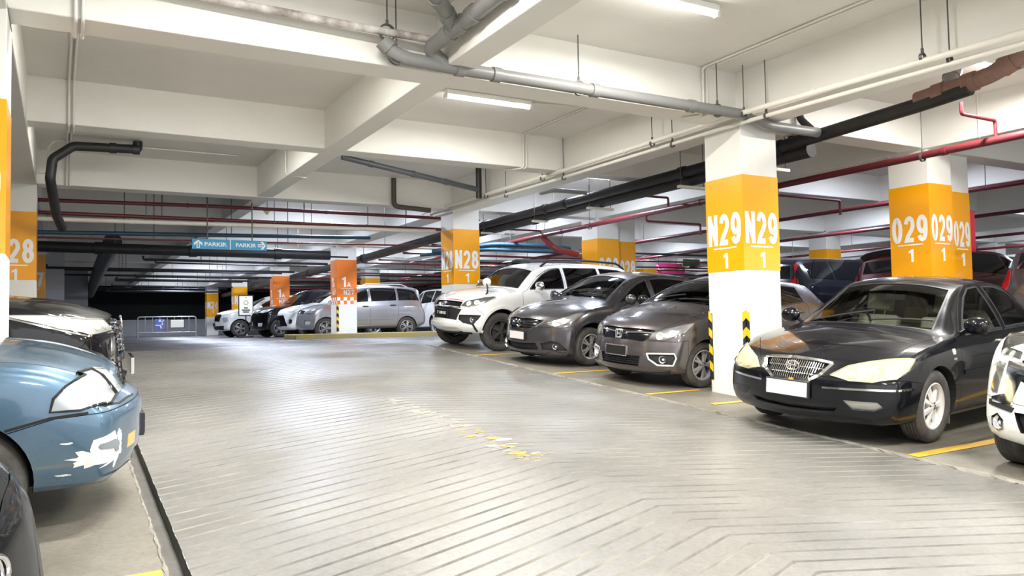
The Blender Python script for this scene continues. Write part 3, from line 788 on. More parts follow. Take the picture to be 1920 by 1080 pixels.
        mb = MB(); q = car.hit(('t', dash[3], 0)); mb.box((q.x-xa+.05, -.11, q.z-.13), (q.x-xa+.08, .11, q.z-.07)); mb.cyl((q.x-xa+.06, 0, q.z-.08), (q.x-xa+.03, 0, q.z-.02), .008, 6); mb.build('rear_view_mirror', BLKPL, root, None, .01)
    n = Vector((0, -.0786, 1)).normalized() if sp.get('ramp') else Vector((0, 0, 1))
    X = Vector((math.cos(rz), math.sin(rz), 0)); X = (X-n*X.dot(n)).normalized(); Y = n.cross(X)
    M = Matrix((X, Y, n)).transposed().to_4x4(); M.translation = loc; root.matrix_world = M
    root['xa'] = xa; del root['xa']
    return root, part, M
def black_sedan():
    paint = mat('paint_black', (.003, .0035, .006), .3, .0, .8, .025, spec=.1)
    gl = glass('glass_clear', (.55, .6, .55)); beige = mat('seat_beige', (.5, .46, .36), .7)
    c = Car(L=4.80, W=.8975, top=[(0, .70), (.06, .745), (.2, .80), (.5, .875), (.9, .945), (1.2, .985), (1.3, 1.0), (1.65, 1.21), (2.05, 1.425), (2.3, 1.475), (2.7, 1.49), (3.1, 1.465), (3.35, 1.405), (3.75, 1.2), (4.02, 1.095), (4.55, 1.075), (4.72, 1.03), (4.8, .93)],
        belt=[(0, .64), (.12, .70), (.35, .755), (.9, .86), (1.3, .91), (2.5, .95), (3.6, .985), (4.3, 1.0), (4.7, .96), (4.8, .88)],
        wid=[(0, .93), (.4, .975), (.9, 1), (3.5, 1), (4.3, .965), (4.8, .9)], wtop=[(0, .70), (.5, .74), (1.2, .735), (1.32, .72), (2.05, .575), (2.6, .575), (3.3, .56), (4.0, .66), (4.8, .68)],
        bot=[(0, .185), (.3, .18), (4.3, .2), (4.8, .32)], crown=[(0, .04), (.6, .06), (1.3, .07), (1.7, .07), (2.05, .06), (3.3, .06), (4.1, .05)],
        prof=[(.2, .09), (.27, .03), (.36, .0), (.5, .0), (.58, .015), (.64, .06), (.72, .10), (.8, .16)], bulge=.37)
    YEL = mat('lamp_yellowed', (.86, .83, .68), .15); YL = glass('lens_yellowed', (.97, .94, .82), .05)
    TRIMK = mat('moulding_black', (.02, .02, .022), .35)
    YEL2 = mat('lamp_bowl', (.93, .9, .74), .12, .3)
    HL = [('f', .36, .585), ('f', .54, .565), ('f', .70, .585), ('s', .40, .66), ('s', .62, .775), ('f', .64, .735), ('f', .45, .675)]
    HL = [('f', .35, .60), ('f', .50, .565), ('f', .66, .565), ('s', .34, .60), ('s', .46, .66), ('s', .60, .755), ('s', .47, .755), ('f', .62, .73), ('f', .45, .68)]
    GR = [('f', -.33, .70), ('f', 0, .725), ('f', .33, .70), ('f', .27, .60), ('f', .18, .545), ('f', 0, .535), ('f', -.18, .545), ('f', -.27, .60)]
    wins = [('windshield', False, [('t', 1.36, -.64), ('t', 1.31, -.35), ('t', 1.30, 0), ('t', 1.31, .35), ('t', 1.36, .64), ('t', 1.98, .53), ('t', 1.99, .25), ('t', 1.99, -.25), ('t', 1.98, -.53)], gl),
        ('door_window', True, [('s', 1.62, .96), ('s', 1.78, 1.08), ('s', 2.02, 1.27), ('s', 2.2, 1.365), ('s', 2.42, 1.385), ('s', 2.50, .98)], gl),
        ('rear_door_window', True, [('s', 2.60, .985), ('s', 2.54, 1.385), ('s', 2.85, 1.385), ('s', 3.12, 1.34), ('s', 3.4, 1.2), ('s', 3.45, 1.02)], gl),
        ('rear_window', False, [('t', 3.45, -.5), ('t', 3.45, .5), ('t', 3.95, .56), ('t', 3.95, -.56)], gl)]
    sp = dict(axles=(.96, 3.68), wheel=(.325, .205, .205, dict(n=7, w0=.013, w1=.027, belly=.002, mat=SILVER)), arch=.04, tuck=.03, steer=R(0), ramp=True, cabin=(1.42, 4.0, .5), windows=wins, frames=BLKPL,
        recess=[dict(name='headlight', sym=True, pts=HL, surf=True, mat=YEL, lens=YL, bulbs=[(('f', .66, .65), .075, YEL2), (('f', .50, .625), .055, YEL2)], label='yellowed headlight'),
            dict(name='grille', sym=False, pts=GR, deep=.04, floor=.03, mat=DARK, rim=(.035, CHROME), label='chrome grille with upright bars'),
            dict(name='fog_light', sym=True, pts=[('f', .46, .40), ('f', .70, .40), ('f', .74, .36), ('f', .68, .325), ('f', .53, .325)], deep=.03, floor=.02, mat=REFL, lens=LENS),
            dict(name='lower_intake', sym=False, pts=[('f', -.42, .33), ('f', .42, .33), ('f', .38, .285), ('f', -.38, .285)], deep=.05, floor=.04, mat=DARK)],
        panels=[('hood', 'z', [(.12, -.36), (.3, -.5), (.62, -.715), (1.28, -.745), (1.24, 0), (1.28, .745), (.62, .715), (.3, .5), (.12, .36), (.1, 0)], (.66, 2)),
            ('front_bumper', 'y', [(-.4, 0), (-.4, .585), (.42, .585), (.62, .56), (.62, .0)], (-2, 2)),
            ('front_door', 'y', [(1.40, .25), (1.42, .93), (1.52, .94), (1.72, 1.08), (2.0, 1.31), (2.2, 1.41), (2.5, 1.43), (2.55, .95), (2.53, .25)], ('sym', .4, 2)),
            ('rear_door', 'y', [(2.53, .25), (2.55, .95), (2.5, 1.43), (2.85, 1.43), (3.15, 1.38), (3.5, 1.2), (3.58, .98), (3.42, .66), (3.28, .45), (3.2, .25)], ('sym', .4, 2)),
            ('trunk_lid', 'z', [(4.02, -.62), (4.02, .62), (4.9, .62), (4.9, -.62)], (.8, 2)),
            ('rear_bumper', 'y', [(5, 0), (5, .62), (4.4, .6), (4.25, .0)], (-2, 2))],
        strips=[('bumper_trim', [('f', .30, .495), ('f', .55, .50), ('f', .72, .505), ('s', .34, .51), ('s', .5, .515)], .022, True, CHROME, .008, .012),
            ('door_moulding', [('s', 1.46, .60), ('s', 2.5, .61)], .045, True, paint, .012, .016), ('door_moulding', [('s', 2.56, .61), ('s', 3.3, .62)], .045, True, paint, .012, .016),
            ('belt_trim', [('s', 1.62, .935), ('s', 2.5, .963)], .018, True, CHROME, .005, .008), ('belt_trim', [('s', 2.58, .965), ('s', 3.45, .998)], .018, True, CHROME, .005, .008)],
        plates=[('tail_light', [('r', .45, .72), ('r', .62, .72), ('s', 4.6, .74), ('s', 4.58, .92), ('r', .5, .93)], True, mat('tail_red', (.45, .01, .01), .15, 0, 1), .004, .01)],
        mirror=(1.55, .96, 1.0), seats=(beige, (mat('dash_grey', (.12, .115, .1), .7), 1.38, .98, 1.9), 2.25, .72, 1))
    root, part, M = finish_car(c, 'sedan', paint, (6.62, 4.35+.80, .0786*5.2), R(9), sp)
    # grille bars, badge, plate, handles, wipers
    xa = .96
    g = [o for o in root.children if o.name.startswith('grille')][0]
    for i in range(-14, 15):
        y = i*.0215; zt = .715-.06*abs(y); zb = .545 + max(0, abs(y)-.16)*1.15
        if zt-zb < .03: continue
        me = c.strip([('f', y, zb+.004), ('f', y, zt-.006)], .008, 1, -.004, .02); part('grille_bar', me, CHROME, g)
    for z in (.595, .65): part('grille_bar', c.strip([('f', -.3+(.66-z)*.0, z), ('f', 0, z+.005), ('f', .3, z)], .007, 1, -.012, .015), CHROME, g)
    p = c.hit(('f', 0, .655)); Mb = face_frame(p+Vector((-.012-xa, 0, 0)), (-1, 0, .12))
    mb = MB()
    for a, b, ox in ((.062, .042, 0), (.024, .04, 0), (.044, .018, .022)):
        mb.tube([Mb @ Vector((math.cos(t)*a, math.sin(t)*b+ox, 0)) for t in [2*math.pi*k/24 for k in range(25)]], .006, 8)
    mb.build('badge', CHROME, root, 60)
    plate(root, c, xa, .46, WHITEP, BLKPL, (.40, .125), off=.03)
    handles(root, c, xa, [(2.36, .865), (3.38, .885)], CHROME)
    wipers(root, c, xa, [(1.36, .55, 1.50, -.02), (1.36, -.05, 1.47, -.6)])
    p = c.hit(('s', 1.27, .80), -1); part('repeater', c.patch([('s', 1.25, .775), ('s', 1.29, .775), ('s', 1.30, .80), ('s', 1.29, .825), ('s', 1.25, .825), ('s', 1.24, .80)], -1, .006, .01, .03), WHITEP)
    part('badge', c.patch([('s', 1.245, .725), ('s', 1.305, .725), ('s', 1.305, .745), ('s', 1.245, .745)], -1, .005, .008, .05), CHROME)
    for sd in (-1, 1): mud_flap(root, xa, 1.31, sd*.74)
    return tag(root, 'black sedan with yellowed headlights, chrome barred grille and blank white plate', 'car')
def plate(root, c, xa, z, face, rim, size, off=.02, name='license_plate', txt=None, tcol=None, y0=0, tilt=.0):
    p = c.hit(('f', y0, z)); M = face_frame(p+Vector((-off-xa, 0, 0)), (-1, 0, tilt)); w, h = size; mb = MB()
    mb.box((-w/2-.012, -h/2-.012, -.03), (w/2+.012, h/2+.012, .002), 0, M); o = mb.build(name, rim, root, None, .004)
    f = MB(); f.box((-w/2, -h/2, .0), (w/2, h/2, .006), 0, M); f.build('plate_face', face, o)
    if txt:
        me = text_fit(txt, w*.82, h*.48, .002, .01); me.transform(M @ Matrix.Translation((0, 0, .007))); mobj('plate_number', me, tcol, o)
    return o
def handles(root, c, xa, spots, m):
    for x, z in spots:
        for sd in (-1, 1):
            p = c.hit(('s', x, z), sd); mb = MB()
            mb.tube([(p.x-xa-.1, p.y-sd*.01, z), (p.x-xa-.085, p.y+sd*.028, z), (p.x-xa+.06, p.y+sd*.03, z), (p.x-xa+.085, p.y-sd*.01, z)], .013, 8); mb.build('door_handle', m, root, 50)
def wipers(root, c, xa, items):
    for x0, y0, x1, y1 in items:
        mb = MB(); a = c.hit(('t', x0, y0)); n = 6; pts = []
        for i in range(n+1):
            t = i/n; q = c.hit(('t', x0+(x1-x0)*t, y0+(y1-y0)*t)); pts.append((q.x-xa, q.y, q.z+.022))
        mb.tube([pts[0], pts[3]], .007, 6); mb.tube(pts, .009, 6); mb.build('wiper', BLKPL, root)
def mud_flap(root, xa, x, y):
    MB().box((x-xa, y-.1, .13), (x-xa+.012, y+.1, .36)).build('mud_flap', mat('mud_flap_grey', (.16, .155, .15), .8), root, None, .004)
LIN = mat('lamp_inner', (.45, .45, .46), .2, .6)
def auto(c, cowl, head, A0, B, Cp, rear, gl, low=False, quarter=None, rp=.12, tail=None, sill=.27, bsup=.045, fp=.13):
    """windows and door panels that follow the car's own roof and belt lines"""
    f = lambda u: c.f_top(u)-c.f_crown(u)-.05
    zt = lambda u: min(f(u-fp), f(u+rp)); bl = lambda u: c.f_belt(u)+bsup
    def win(a, b, n=7):
        us = [a+(b-a)*i/n for i in range(n+1)]; T = [(u, zt(u)) for u in us if zt(u) > bl(u)+.03]
        return [('s', a, bl(a)), ('s', (a+b)/2, bl((a+b)/2)), ('s', b, bl(b))]+[('s', u, z) for u, z in reversed(T)]
    wc, wh = c.f_wtop(cowl)*.93, c.f_wtop(head)*.9
    W = [('windshield', False, [('t', cowl+.06, -wc), ('t', cowl+.02, -wc*.5), ('t', cowl, 0), ('t', cowl+.02, wc*.5), ('t', cowl+.06, wc), ('t', head-.05, wh), ('t', head-.03, 0), ('t', head-.05, -wh)], gl),
        ('door_window', True, win(A0, B-.04), gl), ('rear_door_window', True, win(B+.05, Cp-.03), gl)]
    if quarter: W.append(('quarter_window', True, win(Cp+.05, quarter), gl))
    if tail: W.append(('rear_window', False, tail, gl))
    def door(a, b, cut=None):
        n = 8; us = [a+(b-a)*i/n for i in range(n+1)]
        T = [(u, max(zt(u)+.035, c.f_belt(u)-.01)) for u in us]
        return [(a, sill)]+T+([(b, sill)] if cut is None else cut)
    P = []
    if not low:
        ra = rear[1]; x = rear[0]
        cut = [(min(Cp+.02, x-ra*.35), .78 if Cp > x-ra*.6 else .7), (x-ra*.75, .32+ra*.72), (x-ra-.03, .4), (x-ra-.05, sill)]
        cut = [p for p in cut if p[0] <= Cp+.03]
        P = [('front_door', 'y', door(A0-.2, B), ('sym', .4, 2)), ('rear_door', 'y', door(B, Cp+.02, cut), ('sym', .4, 2))]
    return W, P
def grey_hatch_small():
    paint = mat('paint_grey', (.105, .094, .096), .3, .7, 1, .04, rnoise=(3, .08))
    gl = glass('glass_dark', (.16, .18, .17))
    c = Car(L=3.81, W=.84, top=[(0, .74), (.05, .80), (.15, .85), (.35, .905), (.7, .985), (.95, 1.035), (1.05, 1.06), (1.4, 1.24), (1.75, 1.37), (2.05, 1.415), (2.4, 1.43), (2.9, 1.41), (3.3, 1.36), (3.5, 1.29), (3.68, 1.1), (3.78, .98), (3.81, .9)],
        belt=[(0, .68), (.1, .75), (.3, .81), (.8, .905), (1.2, .95), (2.5, 1.0), (3.3, 1.06), (3.6, 1.03), (3.81, .86)], wid=[(0, .93), (.4, .975), (.8, 1), (3.1, 1), (3.6, .96), (3.81, .92)],
        wtop=[(0, .64), (.4, .69), (1.0, .69), (1.75, .545), (2.5, .54), (3.3, .52), (3.81, .5)], bot=[(0, .19), (.3, .17), (3.4, .19), (3.81, .32)], crown=[(0, .04), (.5, .06), (1.1, .07), (1.75, .055), (3.3, .05)],
        prof=[(.18, .05), (.26, .01), (.4, .0), (.52, .02), (.62, .045), (.72, .065), (.82, .12), (.9, .2)], bulge=.36, NB=.78)
    W, P = auto(c, 1.06, 1.76, 1.28, 2.02, 2.98, (3.195, .34), gl)
    W.append(('rear_window', False, [('r', -.48, 1.1), ('r', .48, 1.1), ('r', .46, 1.31), ('r', -.46, 1.31)], gl))
    HL = [('f', .44, .625), ('f', .60, .61), ('s', .30, .66), ('s', .44, .72), ('s', .60, .83), ('s', .45, .80), ('f', .66, .765), ('f', .47, .70)]
    sp = dict(axles=(.79, 3.195), wheel=(.293, .185, .192, dict(n=5, w0=.016, w1=.02, split=.2, vee=.6, mat=GUNM)), arch=.045, ramp=True, cabin=(1.16, 3.45, .5), windows=W, frames=BLKPL, steer=R(-4),
        recess=[dict(name='headlight', sym=True, pts=HL, surf=True, mat=LIN, lens=LENS, bulbs=[(('f', .56, .66), .05), (('f', .68, .70), .045)]),
            dict(name='grille', sym=False, pts=[('f', -.50, .735), ('f', 0, .745), ('f', .50, .735), ('f', .47, .64), ('f', .36, .585), ('f', -.36, .585), ('f', -.47, .64)], deep=.035, floor=.025, mat=GLOSSBLK),
            dict(name='lower_grille', sym=False, pts=[('f', -.36, .40), ('f', .36, .40), ('f', .33, .27), ('f', -.33, .27)], deep=.05, floor=.035, mat=DARK),
            dict(name='fog_light', sym=True, pts=[('f', .44, .44), ('f', .74, .455), ('f', .76, .40), ('f', .73, .305), ('f', .57, .30), ('f', .47, .37)], deep=.04, floor=.03, mat=BLKPL, rim=(.022, SILVER), bulbs=[(('f', .62, .375), .05)])],
        panels=[('hood', 'z', [(.10, -.45), (.3, -.58), (.6, -.685), (1.04, -.70), (1.02, 0), (1.04, .70), (.6, .685), (.3, .58), (.10, .45), (.07, 0)], (.72, 2)), ('front_bumper', 'y', [(-.4, 0), (-.4, .60), (.30, .60), (.47, .62), (.47, 0)], (-2, 2))]+P+[('tailgate', 'y', [(4.2, .5), (3.6, .5), (3.62, 1.0), (3.42, 1.43), (4.2, 1.43)], (-.66, .66))],
        strips=[('grille_bar', [('f', -.47, .70), ('f', -.1, .69)], .02, False, CHROME, .0, .02), ('grille_bar', [('f', .1, .69), ('f', .47, .70)], .02, False, CHROME, .0, .02)],
        plates=[('front_lip', [('f', -.70, .245), ('f', .70, .245), ('f', .68, .20), ('f', -.68, .20)], False, BLKPL, .015, .03), ('tail_light', [('r', .62, .86), ('s', 3.45, .9), ('s', 3.4, 1.06), ('r', .6, 1.06)], True, mat('tail_red', (.45, .01, .01), .15, 0, 1), .004, .01)],
        mirror=(1.40, .985, .95, GLOSSBLK), seats=(mat('seat_dark', (.05, .05, .055), .8), (DARK, 1.12, 1.03, 1.6), 1.95, .74, 1))
    root, part, M = finish_car(c, 'hatchback', paint, (7.08, 7.63+.79, .0786*8.42), R(6), sp); xa = .79
    g = [o for o in root.children if o.name.startswith('lower_grille')][0]
    for k in range(4):
        for j in range(-6, 7):
            y = j*.05+(.025 if k % 2 else 0); z = .29+k*.028
            if abs(y) < .32: part('mesh_cell', c.strip([('f', y-.02, z), ('f', y-.008, z+.011), ('f', y+.008, z+.011), ('f', y+.02, z)], .007, 1, -.004, .02), BLKPL, g)
    badge_h(root, c, xa, .665); plate(root, c, xa, .455, mat('plate_black', (.012, .012, .012), .35), CHROME, (.36, .115), .02)
    handles(root, c, xa, [(1.86, .92), (2.78, .95)], paint); wipers(root, c, xa, [(1.12, .5, 1.24, -.05), (1.12, -.05, 1.2, -.52)])
    return tag(root, 'grey hatchback with blank black plate and wide dark grille beside column N29', 'car')
def badge_h(root, c, xa, z):
    p = c.hit(('f', 0, z)); M = face_frame(p+Vector((-.018-xa, 0, 0)), (-1, 0, .1)); mb = MB()
    mb.tube([M @ Vector(q) for q in arc_pts([(-.05, -.05, 0), (-.062, .05, 0), (.062, .05, 0), (.05, -.05, 0), (-.05, -.05, 0)], .02)], .007, 8)
    for s in (-1, 1): mb.tube([M @ Vector((s*.03, .04, 0)), M @ Vector((s*.024, 0, .002)), M @ Vector((s*.03, -.042, 0))], .008, 8)
    mb.tube([M @ Vector((-.025, .002, .002)), M @ Vector((.025, .002, .002))], .008, 8); mb.build('badge', CHROME, root, 60)
def grey_hatch_large():
    paint = mat('paint_grey_blue', (.095, .09, .098), .28, .7, 1, .04, rnoise=(3, .08)); gl = glass('glass_mid', (.42, .47, .43))
    c = Car(L=3.995, W=.8725, top=[(0, .72), (.05, .78), (.15, .83), (.4, .90), (.8, .98), (1.05, 1.02), (1.15, 1.045), (1.5, 1.23), (1.88, 1.405), (2.15, 1.46), (2.5, 1.475), (3.0, 1.455), (3.45, 1.39), (3.62, 1.32), (3.82, 1.08), (3.95, .96), (3.995, .88)],
        belt=[(0, .66), (.1, .73), (.3, .79), (.8, .885), (1.2, .93), (2.5, .975), (3.4, 1.04), (3.7, 1.01), (3.995, .85)], wid=[(0, .93), (.4, .975), (.85, 1), (3.2, 1), (3.7, .965), (3.995, .92)],
        wtop=[(0, .65), (.4, .71), (1.1, .72), (1.88, .56), (2.5, .56), (3.4, .54), (3.995, .52)], bot=[(0, .18), (.3, .165), (3.5, .19), (3.995, .32)], crown=[(0, .04), (.5, .065), (1.1, .08), (1.88, .055), (3.4, .05)],
        prof=[(.17, .05), (.25, .01), (.38, .0), (.52, .015), (.6, .03), (.7, .06), (.8, .12), (.9, .2)], bulge=.43, NB=.82)
    W, P = auto(c, 1.16, 1.88, 1.42, 2.18, 3.1, (3.33, .355), gl)
    W.append(('rear_window', False, [('r', -.5, 1.08), ('r', .5, 1.08), ('r', .48, 1.33), ('r', -.48, 1.33)], gl))
    HL = [('f', .50, .635), ('f', .62, .625), ('s', .32, .645), ('s', .45, .69), ('s', .68, .83), ('s', .50, .795), ('f', .70, .755), ('f', .55, .70)]
    sp = dict(axles=(.81, 3.33), wheel=(.31, .195, .205, dict(n=8, w0=.008, w1=.012, split=.13, vee=.95, mat=SILVER, cap=SILVER)), arch=.05, archz=.325, ramp=True, cabin=(1.26, 3.55, .5), windows=W, frames=BLKPL,
        recess=[dict(name='headlight', sym=True, pts=HL, surf=True, mat=LIN, lens=LENS, bulbs=[(('f', .60, .67), .045), (('f', .70, .70), .05)]),
            dict(name='grille', sym=False, pts=[('f', -.46, .70), ('f', 0, .72), ('f', .46, .70), ('f', .34, .60), ('f', .22, .555), ('f', -.22, .555), ('f', -.34, .60)], deep=.035, floor=.02, mat=GLOSSBLK, rim=(.02, CHROME)),
            dict(name='lower_intake', sym=False, pts=[('f', -.36, .36), ('f', .36, .36), ('f', .40, .25), ('f', -.40, .25)], deep=.05, floor=.04, mat=DARK),
            dict(name='fog_light', sym=True, pts=[('f', .44, .355), ('f', .60, .40), ('f', .70, .375), ('f', .79, .265), ('f', .46, .255)], deep=.035, floor=.025, mat=BLKPL, bulbs=[(('f', .64, .315), .045)])],
        panels=[('hood', 'z', [(.12, -.44), (.3, -.6), (.62, -.70), (1.14, -.735), (1.1, 0), (1.14, .735), (.62, .70), (.3, .6), (.12, .44), (.08, 0)], (.7, 2)), ('front_bumper', 'y', [(-.4, 0), (-.4, .60), (.32, .60), (.48, .64), (.48, 0)], (-2, 2))]+P+[('tailgate', 'y', [(4.4, .5), (3.78, .5), (3.78, .98), (3.55, 1.41), (4.4, 1.41)], (-.68, .68))],
        strips=[('grille_bar', [('f', .26, .575), ('f', .46, .655), ('s', .36, .70)], .014, True, CHROME, .008, .012), ('window_chrome', [('s', 1.52, 1.14), ('s', 1.66, 1.24), ('s', 1.84, 1.34), ('s', 2.0, 1.385)], .014, True, CHROME, .006, .009)],
        plates=[('front_lip', [('f', -.78, .225), ('f', .78, .225), ('f', .76, .175), ('f', -.76, .175)], False, paint, .022, .035), ('tail_light', [('r', .66, .84), ('s', 3.65, .88), ('s', 3.6, 1.04), ('r', .62, 1.04)], True, mat('tail_red', (.45, .01, .01), .15, 0, 1), .004, .01)],
        mirror=(1.50, .965, 1.0), seats=(mat('seat_dark', (.05, .05, .055), .8), (DARK, 1.22, 1.02, 1.75), 2.08, .73, 1))
    root, part, M = finish_car(c, 'hatchback', paint, (7.0, 9.98+.84, .0786*10.8), R(6), sp); xa = .81
    p = c.hit(('f', 0, .635)); Mb = face_frame(p+Vector((-.012-xa, 0, 0)), (-1, 0, .15)); mb = MB()
    mb.tube([Mb @ Vector(q) for q in ((.05, .02, 0), (.0, .06, 0), (-.05, .02, 0), (.05, -.02, 0), (0, -.06, 0), (-.05, -.02, 0))], .009, 6); mb.build('badge', CHROME, root, 60)
    g = [o for o in root.children if o.name.startswith('grille')][0]
    for z in (.60, .635, .67): part('grille_mesh', c.strip([('f', -.36, z), ('f', 0, z+.004), ('f', .36, z)], .008, 1, -.008, .015), BLKPL, g)
    plate(root, c, xa, .455, mat('plate_pale', (.72, .66, .64), .5), BLKPL, (.36, .115), .02)
    handles(root, c, xa, [(2.02, .90), (2.92, .93)], paint); wipers(root, c, xa, [(1.22, .55, 1.36, -.05), (1.22, -.05, 1.3, -.58)])
    return tag(root, 'dark grey hatchback with blank pale plate between the white off-roader and a grey hatchback', 'car')
def white_suv():
    paint = mat('paint_white', (.84, .84, .80), .3, 0, 1, .04, rnoise=(3, .08)); gl = glass('glass_black', (.02, .022, .025))
    c = Car(L=4.42, W=.8725, top=[(0, .86), (.05, .94), (.15, .99), (.4, 1.045), (.85, 1.105), (1.05, 1.125), (1.14, 1.15), (1.4, 1.33), (1.68, 1.51), (1.9, 1.585), (2.3, 1.62), (3.2, 1.62), (3.9, 1.59), (4.12, 1.52), (4.25, 1.25), (4.38, .98), (4.42, .8)],
        belt=[(0, .80), (.1, .88), (.3, .945), (.8, 1.02), (1.2, 1.06), (2.5, 1.09), (3.5, 1.14), (4.2, 1.16), (4.42, .8)], wid=[(0, .95), (.35, .985), (.75, 1), (3.6, 1), (4.2, .97), (4.42, .93)],
        wtop=[(0, .66), (.4, .74), (1.1, .745), (1.68, .60), (2.5, .60), (3.8, .58), (4.42, .6)], bot=[(0, .31), (.3, .30), (3.9, .3), (4.42, .42)], crown=[(0, .04), (.5, .06), (1.1, .07), (1.68, .055), (3.9, .05)],
        prof=[(.3, .10), (.38, .03), (.46, .0), (.6, .02), (.75, .04), (.85, .07), (.95, .13), (1.02, .2)], bulge=.36, NB=.75)
    W, P = auto(c, 1.15, 1.69, 1.42, 2.28, 3.22, (3.435, .40), gl, quarter=4.0, fp=.15)
    W.append(('rear_window', False, [('r', -.52, 1.2), ('r', .52, 1.2), ('r', .5, 1.46), ('r', -.5, 1.46)], gl))
    HL = [('f', .44, .80), ('f', .62, .785), ('s', .26, .80), ('s', .40, .86), ('s', .62, .965), ('s', .45, .96), ('f', .68, .925), ('f', .50, .88)]
    sp = dict(axles=(.75, 3.435), wheel=(.345, .235, .21, dict(n=5, w0=.02, w1=.024, split=.17, vee=.9, mat=BLKAL, cap=BLKAL)), wkey='suvw', arch=.055, archz=.365, tuck=.0, ramp=True, steer=R(-10), cabin=(1.24, 4.1, .6), windows=W, frames=BLKPL,
        recess=[dict(name='headlight', sym=True, pts=HL, surf=True, mat=mat('lamp_smoked', (.25, .25, .25), .2, .6), lens=LENS, bulbs=[(('f', .56, .845), .05), (('f', .68, .87), .05)]),
            dict(name='grille', sym=False, pts=[('f', -.43, .875), ('f', 0, .89), ('f', .43, .875), ('f', .42, .785), ('f', -.42, .785)], deep=.035, floor=.025, mat=GLOSSBLK),
            dict(name='bumper_insert', sym=False, pts=[('f', -.46, .745), ('f', .46, .745), ('f', .40, .63), ('f', .38, .545), ('f', -.38, .545), ('f', -.40, .63)], deep=.03, floor=.015, mat=BLKPL),
            dict(name='fog_light', sym=True, pts=[('f', .42, .645), ('f', .80, .65), ('f', .77, .58), ('f', .68, .475), ('f', .52, .50), ('f', .42, .56)], deep=.04, floor=.03, mat=BLKPL, bulbs=[(('f', .66, .565), .045)])],
        panels=[('hood', 'z', [(.12, -.42), (.3, -.6), (.6, -.72), (1.12, -.755), (1.08, 0), (1.12, .755), (.6, .72), (.3, .6), (.12, .42), (.08, 0)], (.85, 2)), ('front_bumper', 'y', [(-.4, 0), (-.4, .77), (.28, .77), (.42, .6), (.42, 0)], (-2, 2))]+P+[('tailgate', 'y', [(4.9, .6), (4.2, .6), (4.24, 1.1), (4.1, 1.6), (4.9, 1.6)], (-.7, .7))],
        strips=[('bumper_slash', [('f', .74, .60), ('f', .69, .49), ('f', .73, .36)], .05, True, BLKPL, .008, .014), ('grille_trim', [('f', -.44, .775), ('f', 0, .765), ('f', .44, .775), ('f', .62, .79)], .022, False, CHROME, .008, .014), ('hood_trim', [('f', -.42, .895), ('f', 0, .905), ('f', .42, .895)], .015, False, mat('trim_red', (.4, .03, .03), .3), .006, .01),
            ('window_trim', [('s', 1.66, 1.34), ('s', 1.8, 1.42), ('s', 2.0, 1.49), ('s', 2.2, 1.51)], .014, True, CHROME, .008, .012)],
        plates=[('chin', [('f', -.66, .40), ('f', .66, .40), ('f', .6, .315), ('f', -.6, .315)], False, BLKPL, .018, .03), ('skid_plate', [('f', -.46, .50), ('f', .46, .50), ('f', .55, .455), ('f', .7, .44), ('f', .7, .36), ('f', .5, .36), ('f', .4, .43), ('f', -.4, .43), ('f', -.5, .36), ('f', -.7, .36), ('f', -.7, .44), ('f', -.55, .455)], False, paint, .03, .045),
            ('tail_light', [('r', .62, .9), ('s', 4.2, .92), ('s', 4.15, 1.2), ('r', .6, 1.22)], True, mat('tail_red', (.45, .01, .01), .15, 0, 1), .004, .01)],
        mirror=(1.52, 1.10, 1.05, CHROME))
    root, part, M = finish_car(c, 'off_roader', paint, (6.76, 12.43+.86, .0786*13.29), R(7), sp); xa = .75
    for sd in (-1, 1):
        mb = MB(); z = 1.665; y = sd*.545
        mb.tube(arc_pts([(1.85-xa, y, 1.54), (2.05-xa, y, z), (3.0-xa, y, z+.005), (3.85-xa, y, z-.03), (4.05-xa, y, 1.52)], .1), .022, 8); mb.build('roof_rail', BLKPL, root, 50)
        me = c.strip([('s', .75+math.cos(t)*.425, .365+math.sin(t)*.425) for t in [R(-12)+R(204)*k/16 for k in range(17)]], .06, sd, .018, .03); part('wheel_arch_flare', me, paint)
        me = c.strip([('s', 3.435+math.cos(t)*.425, .365+math.sin(t)*.425) for t in [R(-12)+R(204)*k/16 for k in range(17)]], .06, sd, .018, .03); part('wheel_arch_flare', me, paint)
    # small round fender mirror on a bent stalk
    p = c.hit(('t', .55, -.62)); mb = MB(); q = Vector((p.x-xa, p.y, p.z))
    mb.tube([q, q+Vector((-.0, -.05, .03)), q+Vector((.0, -.045, .13)), q+Vector((.02, .02, .2))], .013, 8); o = mb.build('fender_mirror', BLKPL, root, 50)
    mb = MB(); mb.lathe([(0, -.03), (.05, -.028), (.075, 0), (.075, .01), (0, .012)], 16, 'x', Matrix.Translation(q+Vector((.03, .03, .22))) @ Matrix.Rotation(R(20), 4, 'Z') @ Matrix.Scale(1.25, 4, (0, 1, 0))); mb.build('mirror_head', paint, o, 50)
    plate(root, c, xa, .665, mat('plate_black', (.012, .012, .012), .35), BLKPL, (.36, .11), .02, txt='T 188 RE', tcol=WHITEP)
    p = c.hit(('f', 0, .83)); Mb = face_frame(p+Vector((-.012-xa, 0, 0)), (-1, 0, .1)); mb = MB()
    for a, b in ((.055, .038), (.02, .036)): mb.tube([Mb @ Vector((math.cos(t)*a, math.sin(t)*b, 0)) for t in [2*math.pi*k/20 for k in range(21)]], .007, 8)
    mb.build('badge', CHROME, root, 60)
    handles(root, c, xa, [(2.12, 1.0), (3.05, 1.03)], CHROME)
    MB().cyl((3.9-xa, -.3, 1.58), (4.05-xa, -.31, 1.79), .006, 6).build('antenna', BLKPL, root)
    return tag(root, 'white off-roader with black alloys and roof rails parked beside column N28', 'car')
